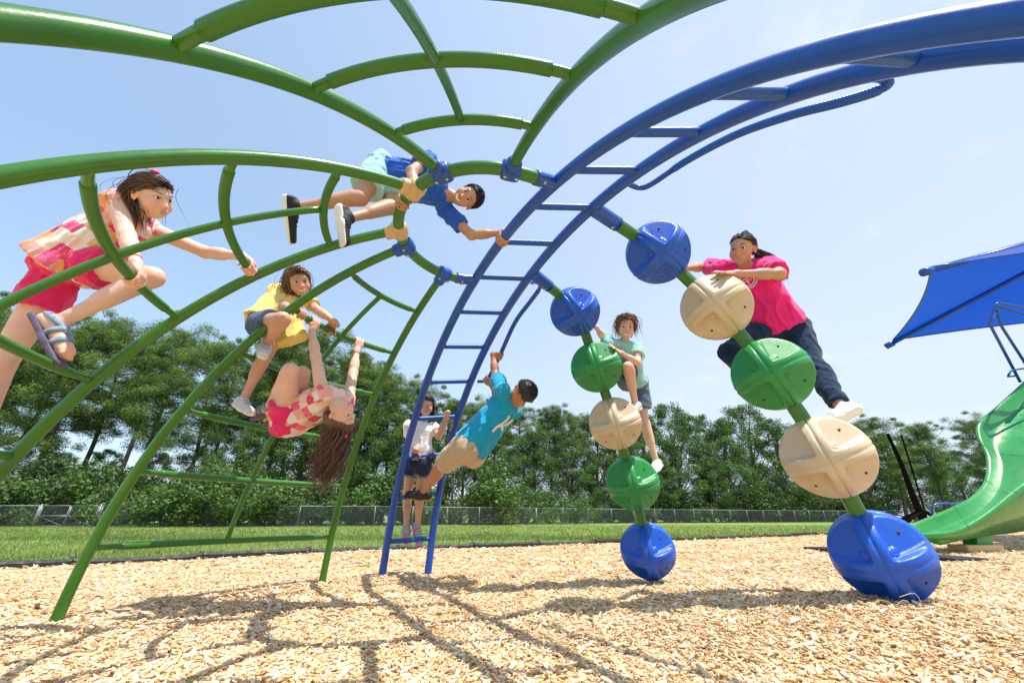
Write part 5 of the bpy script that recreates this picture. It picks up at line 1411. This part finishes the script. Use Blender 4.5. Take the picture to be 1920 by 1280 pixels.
def sandal(k, side, ft, c_sole, c_strap):
    s, an, to, d, n_, la, he = k.s, ft['an'], ft['to'], ft['d'], ft['sole'], ft['lat'], ft['he']
    dz = nrm(to - he + n_ * .0); nn = nrm(n_ - dz * (n_ @ dz)); base = he - nn * .034 * s
    S = SDF(); S.ecap(base - dz * .02 * s, base + (to - he) * .5, la, .034 * s, .03 * s, .034 * s, .03 * s, .02); S.ecap(base + (to - he) * .5, to - nn * .026 * s + dz * .004, la, .036 * s, .03 * s, .042 * s, .03 * s, .03)
    S.cut(base - nn * .012 * s, -nn); S.cut(base + nn * .010 * s, nn)
    V, F_ = S.mesh(.005); o = k.add('sandal', V, F_, M['rubber'], np.array(c_sole))
    vs, fs, n0 = [], [], 0
    body = k.sdf
    def band(c, ax, w):
        nonlocal n0
        e1 = nrm(np.cross(ax, la)); rows = []
        for a in np.linspace(0, 2 * np.pi, 29):
            dr = math.cos(a) * e1 + math.sin(a) * la; pr = []
            for h_ in (-w, w):
                p0 = c + ax * h_; p = march(body, p0 + dr * .09 * s, -dr, .1)
                pr.append((p if p is not None else p0 + dr * .03 * s) + dr * .0035)
            rows.append(pr)
        v = np.array(rows).reshape(-1, 3); vs.append(v); vs.append(v - 0)
        vs.pop(); fs.extend([[n0 + 2 * i, n0 + 2 * i + 1, n0 + 2 * i + 3, n0 + 2 * i + 2] for i in range(28)]); n0 += len(v)
    up_ = nrm(k.J['k' + side] - an)
    band(an + up_ * .012 * s, up_, .010); band(an + d * .045 * s - n_ * .004, d, .011); band(an + d * .095 * s - n_ * .012, d, .011)
    ac = np.concatenate(vs); st = k.add('strap', ac, fs, M['cloth'], np.clip(np.array(c_strap) * (1 + .45 * vnoise(ac * 90, 3)[:, None]), 0, 1), parent=o)
    m_ = st.modifiers.new('thick', 'SOLIDIFY'); m_.thickness = .004; m_.offset = 1
    P = [march(body, an + d * t_ * s + n_ * .09, -n_, .12) for t_ in (.03, .055, .08, .1)]
    P = [p + n_ * .003 for p in P if p is not None]
    if len(P) > 2: k.add('strap', *sweep(spline(P, 4), .007, 6), M['cloth'], np.array(c_strap), parent=o)
    return o
def wristband(k, side, col_m, off=.03):
    w, e = k.J['w' + side], k.J['e' + side]; ax = nrm(e - w); la = nrm(np.cross(ax, V3(.3, .5, .7))); f_ = np.cross(ax, la); c = w + ax * off
    P = [c + (math.cos(a) * la + math.sin(a) * f_) * .0215 * k.s for a in np.linspace(0, 2 * np.pi, 24, endpoint=False)]
    v, fc = sweep(P, .0042, 8, closed=True); k.add('wristband', v, fc, col_m)
M['red_band'] = mat('red_wristband', (.75, .03, .06), .45, var=.05)

# --- girl climbing at the left edge, outside the dome
k = kid('p1', vd(1.0, -.30, .14), vd(.30, .95, .12), 'fair', .98, 'brown')
p, u = at_px(RUNG_CD_LOW, 260, 514); k.grip('r', p, u, GRIP_R, vd(.75, .45, -.5), -1)
p, u = at_px(RUNG_CD, 469, 499); k.grip('l', p, u, GRIP_R, vd(.35, .35, -.85), 1)
k.body(); k.head(.15); ft = k.bare_foot('r'); fl = k.bare_foot('l')
k.build('girl in patchwork top and pink shorts crouching on the web rungs at the left edge', .005)
k.shirt(None, sleeve=0, hem=.07, loose=2.2, name='tank_top', m='patch', print_=True, fold=.007, flare=1.16, seed=11, neck=-.2)
k.shorts((.78, .025, .17), leg=.42, loose=1.8, fold=.006, taper=1.3, seed=12)
sandal(k, 'r', ft, (.115, .095, .155), (.20, .30, .40)); sandal(k, 'l', fl, (.115, .095, .155), (.20, .30, .40))
wristband(k, 'r', M['red_band'])
g = lambda *P: [k.H(*q[:3]) + (np.array(q[3:]) if len(q) > 3 else 0) for q in P]
G = [g((0, .075, .085), (-.02, 0, .122), (-.02, -.09, .075), (-.01, -.125, -.02), (-.01, -.15, -.10), (0, -.19, -.19)),
     g((-.04, .07, .075), (-.078, .0, .065), (-.076, -.07, .01), (-.06, -.11, -.07), (-.05, -.12, -.16), (-.05, -.12, -.26)),
     g((-.055, .06, .06), (-.086, .015, .045), (-.084, -.04, -.02), (-.076, -.05, -.10), (-.070, -.03, -.18), (-.075, -.01, -.25)),
     g((.04, .07, .075), (.078, .0, .065), (.078, -.07, .01), (.06, -.11, -.07), (.05, -.13, -.16), (.05, -.15, -.24)),
     g((.055, .06, .06), (.086, .015, .045), (.084, -.03, -.02), (.08, -.02, -.10), (.074, .01, -.16), (.07, .03, -.2))]
V_ = lambda *P: [at(*q) if len(q) == 3 and q[0] > 3 else k.H(*q) for q in P]
G += [V_((-.03, .06, .085), (-.075, -.03, .06), (-.07, -.09, .01), (236, 372, 2.0), (212, 374, 2.04), (172, 378, 2.08)),
      V_((0, .07, .095), (-.04, -.06, .10), (-.03, -.12, .03), (235, 356, 2.08), (205, 366, 2.12), (165, 375, 2.14)),
      V_((-.05, .05, .06), (-.086, -.02, .03), (-.08, -.07, -.04), (252, 385, 1.98), (258, 402, 1.96), (270, 418, 1.95)),
      V_((-.05, .06, .06), (-.088, .0, .03), (-.084, -.05, -.04), (262, 388, 1.96), (272, 404, 1.95), (284, 424, 1.96))]
k.hairs(k.scalp(.010, .000, -.05), k.lock_set(G, 874, .013, 0.0029, 5, .004, 5, 1.5) + k.lock_set(G, 70, 0.034, .0011, 103, .010, 7, 1.5), seed=3)
v, fc = ell_mesh(k.H(-.012, .005, .125), k.HR, np.array([.020, .016, .012]), 14, 9); k.add('hair_tie', v, fc, M['band_pink'])

# --- boy lying across the hub ring
k = kid('p2', vd(-.10, -.20, 1.0), vd(.95, .22, .12), 'tan', 1.12, 'black')
RPa = RP
p, u = at_px(RPa, 768, 384); k.grip('r', p, u, R_RING, V3(-.3, .3, 1), 1)
p, u = at_px(AL, 951, 453); k.grip('l', p, u, R_RAIL, vd(-.75, .45, -.35), -1)
k.body(); k.head(.9)
k.build('boy in royal blue shirt sprawled on top of the hub ring, reaching for the ladder', .005)
S_ = k.shirt((.016, .105, .56), sleeve=.62, hem=.02, loose=1.35, fold=.007, seed=21)
k.shorts((.36, .68, .70), leg=.68, loose=2.0, fold=.006, taper=1.45, seed=22)
for a in 'lr': k.shoe(a, (.014, .014, .018), (.80, .79, .76), (.02, .02, .02))
cst = k.shc - k.up * .17 * k.s
R2 = np.random.default_rng(4); L_ = []
for row in range(2):
    for i in range(8):
        c = cst + k.lat * (.075 - .021 * i) - k.up * (.028 * row - .01); L_.append([c + k.lat * R2.uniform(-.009, .009) + k.up * R2.uniform(-.012, .012) for _ in range(4)])
k.ribbon(k.shirt_sdf, [[q + k.fr * .05 for q in l_] for l_ in L_], -k.fr, .0045, M['white_print'], 'chest_print', S_, .006)
k.hairs(k.scalp(.007, .000, -.03), k.short_hair(1054, .026, 0.0021, 9, -.02, .002, (0, .9, .5)), seed=23, rough=.003)

# --- girl in yellow
k = kid('p3', vd(.62, -.22, .72), vd(-.02, 1, .22), 'olive', .95, 'curly')
for a, uv in (('r', (566, 584)), ('l', (622, 608))):
    p, u = at_px(RUNG_AB, *uv); k.grip(a, p, u, GRIP_R, vd(-.05, .75, -.55), 1 if a == 'r' else -1)
k.body(); k.head(.5)
k.build('curly haired girl in yellow shirt leaning over the web rungs', .005)
hang = at(541, 640, k.J['er'] @ CF * 0 + 2.80)
def drape(S):
    top_ = k.shc - k.up * .16 * k.s + k.fr * .03; bot = at(540, 640, 2.72)
    S.ecap(top_, bot, CR, .10 * k.s, .06 * k.s, .135 * k.s, .055 * k.s, .04, cuts=[(bot + V3(0, 0, -.03), V3(.12, 0, -1))])
k.shirt((.84, .64, .19), sleeve=.72, hem=.06, loose=1.5, fold=.008, seed=31, flare=1.1, extra=drape)
k.shorts((.055, .105, .17), leg=.52, loose=1.2, m='denim', taper=1.25, seed=32)
for a in 'lr': k.shoe(a, (.62, .62, .64), (.80, .79, .77), (.30, .30, .34), .8)
g = lambda *P: [k.H(*q[:3]) + (np.array(q[3:]) if len(q) > 3 else 0) for q in P]
V_ = lambda *P: [at(*q) if len(q) == 3 and q[0] > 3 else k.H(*q) for q in P]
G = [V_((-.03, .06, .085), (-.08, -.02, .05), (-.09, -.06, -.03), (522, 545, 2.95), (510, 562, 2.95), (503, 580, 2.95)), V_((0, .03, .10), (-.06, -.08, .07), (-.07, -.11, -.02), (528, 540, 3.0), (518, 560, 3.0), (512, 584, 3.0))]
G += [g((0, .07, .09), (-.03, -.02, .122), (-.05, -.10, .05), (-.06, -.13, -.05), (-.06, -.14, -.14), (-.06, -.14, -.22)),
     g((-.03, .075, .08), (-.082, .02, .06), (-.095, -.01, -.02), (-.10, -.02, -.10), (-.10, -.04, -.17), (-.10, -.05, -.22)),
     g((-.05, .065, .065), (-.092, .035, .03), (-.100, .03, -.05), (-.095, .02, -.12), (-.09, .0, -.18), (-.09, -.02, -.22)),
     g((.03, .075, .08), (.082, .02, .06), (.095, -.01, -.02), (.10, -.02, -.10), (.10, -.04, -.16), (.10, -.05, -.2)),
     g((.05, .065, .065), (.090, .035, .03), (.096, .03, -.05), (.09, .02, -.11), (.085, .0, -.16), (.08, -.02, -.2)),
     g((0, -.02, .115), (0, -.10, .07), (0, -.13, 0), (-.02, -.15, -.09), (0, -.16, -.16), (0, -.16, -.23))]
k.hairs(k.scalp(.013, .000, -.06), k.lock_set(G, 760, .020, 0.0029, 6, .011, 13, 1.2) + k.lock_set(G, 70, 0.036, .0011, 133, .010, 7, 1.5), seed=33)

# --- girl hanging head down inside the dome
k = kid('p4', vd(.90, .42, .22), vd(.30, -.94, -.05), 'fair', 1.06, 'mid')
for a, uv in (('l', (592, 594)), ('r', (672, 636))):
    p, u = at_px(RUNG_AB, *uv); k.grip(a, p, u, GRIP_R, vd(0, .25, .95), 1 if a == 'l' else -1)
k.body(); k.head(.35); fl = k.bare_foot('l'); fr_ = k.bare_foot('r')
k.build('girl in patchwork top hanging head down from a rung, long hair dangling', .005)
k.shirt(None, sleeve=0, hem=.03, loose=2.0, name='tank_top', m='patch', print_=True, fold=.007, flare=1.12, seed=41, neck=-.2)
k.shorts((.78, .025, .17), leg=.36, loose=1.7, fold=.005, taper=1.3, seed=42)
sandal(k, 'l', fl, (.115, .095, .155), (.20, .30, .40)); sandal(k, 'r', fr_, (.115, .095, .155), (.20, .30, .40))
wristband(k, 'r', M['red_band'])
g = lambda *P: [k.H(*q[:3]) + V3(q[3] if len(q) > 3 else 0, 0, q[4] if len(q) > 4 else 0) for q in P]
G = [g((0, .07, .085), (0, .0, .122), (0, -.02, .13, -.01, -.08), (0, -.03, .13, -.03, -.17), (0, -.03, .13, -.03, -.26), (0, -.03, .13, -.05, -.29)),
     g((.03, -.08, .0), (.05, -.105, .05), (.05, -.09, .1, -.01, -.05), (.05, -.08, .12, -.03, -.14), (.05, -.07, .12, -.05, -.24), (.05, -.07, .12, -.07, -.27)),
     g((.06, .05, .05), (.085, .0, .06), (.075, -.03, .10, 0, -.05), (.07, -.04, .12, -.02, -.14), (.06, -.04, .12, -.03, -.23), (.06, -.04, .12, -.02, -.26)),
     g((-.06, .05, .05), (-.085, .0, .06), (-.075, -.03, .10, 0, -.05), (-.07, -.04, .12, -.02, -.14), (-.06, -.04, .12, -.03, -.23), (-.06, -.04, .12, -.02, -.26)),
     g((0, -.09, -.03), (0, -.115, .02), (0, -.10, .08, -.02, -.04), (0, -.09, .11, -.05, -.12), (0, -.09, .12, -.08, -.20), (0, -.09, .12, -.11, -.26))]
k.hairs(k.scalp(.011, .000, -.06), k.lock_set(G, 988, .026, 0.0027, 7, .021, 17, 1.3) + k.lock_set(G, 70, 0.04, .0011, 143, .010, 7, 1.5), seed=43)
for q in ((.07, -.035, .06), (.045, .02, .125)):
    v, fc = ell_mesh(k.H(*q), k.HR, np.array([.012, .012, .012]), 12, 8); k.add('hair_tie', v, fc, M['band_pink'])

# --- girl in white behind the ladder
k = kid('p5', vd(.10, -.05, 1), vd(-.02, 1, .1), 'olive', .95, 'black')
p, u = at_px(ladder_rung(3), 838, 783); k.grip('l', p, u, GRIP_R, vd(0, .65, -.7), -1)
p, u = at_px(ladder_rung(2), 779, 857); k.grip('r', p, u, GRIP_R, vd(0, .65, -.7), 1)
k.body(); k.head(.85)
k.build('smiling girl in white tee and denim shorts standing on the ladder\'s lowest rung', .006)
k.shirt((.80, .80, .82), sleeve=.5, hem=-.16, loose=1.3, fold=.005, seed=51)
k.shorts((.018, .035, .085), leg=.34, loose=1.1, m='denim', taper=1.3, seed=52, cuff=(.16, .22, .30))
for a in 'lr': k.shoe(a, (.80, .10, .30), (.80, .12, .34), (.62, .82, .10), 1.0, (.05, .50, .55))
g = lambda *P: [k.H(*q[:3]) + (np.array(q[3:]) if len(q) > 3 else 0) for q in P]
G = [g((-.02, .07, .09), (-.075, .02, .07), (-.09, 0, -.02), (-.10, -.01, -.12), (-.105, 0, -.22), (-.12, .01, -.32)),
     g((-.02, .05, .1), (-.08, -.02, .06), (-.09, -.05, -.04), (-.10, -.05, -.14), (-.12, -.04, -.24), (-.13, -.03, -.36)),
     g((.02, .07, .09), (.075, .02, .07), (.086, 0, -.02), (.085, 0, -.12), (.075, .04, -.21), (.07, .06, -.30)),
     g((0, -.02, .12), (0, -.10, .06), (0, -.12, -.04), (-.03, -.12, -.14), (-.05, -.11, -.24), (-.07, -.10, -.34))]
k.hairs(k.scalp(.010, .000, -.06), k.lock_set(G, 570, .012, 0.0029, 8, .003, 4, 1.0) + k.lock_set(G, 70, 0.02, .0011, 153, .010, 7, 1.5), seed=53)

# --- boy in turquoise hanging under the ladder arch
k = kid('p6', vd(-.80, .30, -.40), vd(.42, .90, .0), 'brown', 1.10, 'black')
p, u = at_px(GB1S, 932, 664); k.grip('l', p, u, .0195, vd(.25, .1, .95), -1)
p, u = at_px(GB1S, 914, 710); k.grip('r', p, u, .0195, vd(.1, .2, .9), 1)
k.body(); k.head(.3)
k.build('boy in turquoise shirt with white K leaning out from the blue ladder', .0055)
S_ = k.shirt((.008, .33, .56), sleeve=.68, hem=-.02, loose=1.55, fold=.007, seed=61, flare=1.05)
k.shorts((.50, .385, .26), leg=.78, loose=1.1, fold=.005, taper=1.2, seed=62)
for a in 'lr': k.shoe(a, (.02, .018, .018), (.46, .30, .19), (.05, .05, .05))
bk = k.shc - k.up * .13 * k.s - k.fr * .05
kp = lambda x, y: bk + k.lat * (.0 - x) * 1.0 + k.up * y - k.fr * .10
kq = lambda u_, v_: at(u_, v_, k.shc @ CF * 0 + float((k.shc - V3(0, 0, CAM_H)) @ CF) - .12)
Z6 = lambda x, y: kq(680 + (800 + (x - 800) * .92 - 36) / 2.909, 620 + (495 + (y - 495) * .92 + 24) / 2.909)
dK = CF
L_ = [[Z6(840, 436), Z6(826, 456), Z6(798, 478), Z6(770, 490), Z6(742, 516)], [Z6(772, 488), Z6(800, 494), Z6(832, 484), Z6(862, 466)], [Z6(800, 492), Z6(796, 512), Z6(800, 530), Z6(784, 554)]]
k.ribbon(k.shirt_sdf, L_, dK, .021, M['white_print'], 'letter_k', S_, .006)
k.hairs(k.scalp(.007, .000, -.04), k.short_hair(1054, .018, 0.0020, 10, -.045, .004, (0, .5, -.1)), seed=63, rough=.003)

# --- child in mint behind the far pod chain
k = kid('p7', vd(-.12, -.10, 1), vd(.06, 1, .08), 'fair', .95, 'curly')
c = CH1[1]; d_ = vd(.66, .72, .20); k.flat_hand('l', c + d_ * POD_R * 1.02, vd(-.9, .25, .35), d_, 1)
c = CH1[0]; d_ = vd(.62, -.50, -.6); k.flat_hand('r', c + d_ * POD_R * 1.02, vd(-.8, .4, 0), d_, -1)
k.body(); k.head(.75)
k.build('smiling child in mint tee and denim shorts stepping up behind the farther pods', .0055)
S_ = k.shirt((.30, .60, .56), sleeve=.55, hem=.08, loose=1.3, fold=.005, seed=71)
nb = k.shc + (k.H(0, -.012, -.075) - k.shc) * .28; ax = nrm(k.H(0, -.012, -.075) - k.shc)
P = [nb + (math.cos(a) * k.lat + math.sin(a) * nrm(np.cross(ax, k.lat))) * .052 * k.s for a in np.linspace(0, 2 * np.pi, 30, endpoint=False)]
v, fc = sweep(P, .0055, 8, closed=True); k.add('collar', v, fc, M['cloth'], np.array((.55, .72, .25)), parent=S_)
for a in 'lr':
    en = k.J['s' + a] + (k.J['e' + a] - k.J['s' + a]) * .55; ax = nrm(k.J['e' + a] - k.J['s' + a]); e1 = nrm(np.cross(ax, V3(.2, .9, .3))); e2 = np.cross(ax, e1)
    P = [en + (math.cos(q) * e1 + math.sin(q) * e2) * .063 * k.s for q in np.linspace(0, 2 * np.pi, 26, endpoint=False)]
    v, fc = sweep(P, .005, 8, closed=True); k.add('sleeve_trim', v, fc, M['cloth'], np.array((.55, .72, .25)), parent=S_)
k.shorts((.10, .15, .215), leg=.72, loose=1.5, m='denim', taper=1.4, seed=72)
for a in 'lr': k.shoe(a, (.78, .76, .72), (.80, .79, .76), None, .8)
g = lambda *P: [k.H(*q[:3]) for q in P]
G = [g((-.02, .075, .09), (-.06, .06, .09), (-.088, .04, .04), (-.094, .02, -.03), (-.098, .01, -.08)),
     g((-.02, .06, .1), (-.07, .0, .09), (-.094, -.02, .03), (-.098, -.03, -.04), (-.095, -.03, -.10)),
     g((-.02, .075, .09), (.05, .065, .09), (.085, .045, .04), (.094, .02, -.03), (.10, .01, -.08)),
     g((-.01, .05, .11), (.07, .0, .09), (.094, -.02, .03), (.098, -.03, -.04), (.095, -.03, -.10)),
     g((0, -.02, .12), (0, -.09, .08), (0, -.125, .02), (0, -.12, -.06), (0, -.11, -.11))]
k.hairs(k.scalp(.016, -.004, -.06), k.lock_set(G, 798, .016, 0.0031, 9, .007, 8, 1.2) + k.lock_set(G, 70, 0.028, .0011, 173, .010, 7, 1.5), seed=73)

# --- girl in pink behind the near pod chain
k = kid('p8', vd(-.74, -.30, .62), vd(-.14, 1, .14), 'tan', 1.16, 'black')
c = CH2[1]; d_ = vd(.10, .97, .22); k.flat_hand('l', c + d_ * POD_R * 1.03, vd(-.95, -.08, .22), d_, 1)
c = CH2[0]; d_ = vd(.72, -.22, -.66); k.flat_hand('r', c + d_ * POD_R * 1.02, vd(-.7, .5, 0), d_, -1)
k.body(); k.head(.42)
k.build('girl in hot pink shirt and dark jeans leaning over the nearer pods', .005)
S_ = k.shirt((.84, .022, .23), sleeve=.72, hem=-.02, loose=1.35, fold=.006, seed=81, flare=1.06)
k.shorts((.012, .032, .080), leg=1.90, loose=.6, name='jeans', m='denim', fold=.005, seed=82)
for a in 'lr': k.shoe(a, (.66, .64, .64), (.80, .79, .77), (.8, .2, .35), .8, size=.88)
cc_ = k.shc - k.up * .15 * k.s + k.fr * .08 - CR * .10 + CU * .06
ring_ = lambda r: [cc_ + (math.cos(a) * k.lat + math.sin(a) * k.up) * r + k.fr * .10 for a in np.linspace(0, 2 * np.pi, 21)]
L_ = [ring_(.058), ring_(.040)] + [[cc_ + k.fr * .1 + k.lat * x0 + k.up * y0, cc_ + k.fr * .1 + k.lat * x1 + k.up * y1] for x0, y0, x1, y1 in ((-.03, .012, .03, .012), (-.026, -.006, .026, -.006), (0, .012, 0, -.03))]
k.ribbon(k.shirt_sdf, L_, -k.fr, .0042, M['white_print'], 'round_emblem', S_, .006)
TX = []
for i, a in enumerate(np.linspace(0, 2 * np.pi, 26, endpoint=False)):
    o_ = cc_ + (math.cos(a) * k.lat + math.sin(a) * k.up) * .049 + k.fr * .1; rd = math.cos(a) * k.lat + math.sin(a) * k.up; TX.append([o_ - rd * .005, o_ + rd * .005 + .002 * np.cross(rd, k.fr)])
k.ribbon(k.shirt_sdf, TX, -k.fr, .0035, M['white_print'], 'emblem_lettering', S_, .006)
g = lambda *P: [k.H(*q[:3]) + (np.array(q[3:]) if len(q) > 3 else 0) for q in P]
G = [g((.0, .075, .085), (.03, .0, .115), (.03, -.09, .05), (.03, -.125, -.02)), g((.05, .06, .06), (.082, .0, .05), (.06, -.08, .01), (.03, -.125, -.02)), g((-.05, .06, .06), (-.082, .0, .05), (-.05, -.08, .01), (.02, -.125, -.02)), g((.07, .02, .02), (.082, -.02, .0), (.06, -.09, -.02), (.03, -.125, -.03))]
tail = [[k.H(.03, -.12, -.02), at(1440, 476, 2.88), at(1462, 490, 2.98), at(1474, 508, 3.0), at(1479, 533, 3.0)], [k.H(.03, -.12, -.02), k.H(.045, -.165, -.05), k.H(.05, -.18, -.11), k.H(.05, -.18, -.17) + V3(.02, 0, -.05), k.H(.05, -.18, -.20) + V3(.05, 0, -.12)], [k.H(.02, -.12, -.03), k.H(.03, -.17, -.06), k.H(.03, -.18, -.12), k.H(.03, -.18, -.19), k.H(.03, -.18, -.20) + V3(.02, 0, -.08)]]
k.hairs(k.scalp(.0035, -.006, -.05), k.lock_set(G, 627, .005, 0.0020, 10, 0, 5, .4) + k.lock_set(tail, 190, .014, 0.0027, 12, .004, 5, 1.0), seed=83, rough=.003)
v, fc = ell_mesh(k.H(.03, -.128, -.022), k.HR, np.array([.018, .012, .018]), 14, 8); k.add('hair_tie', v, fc, M['lash'])
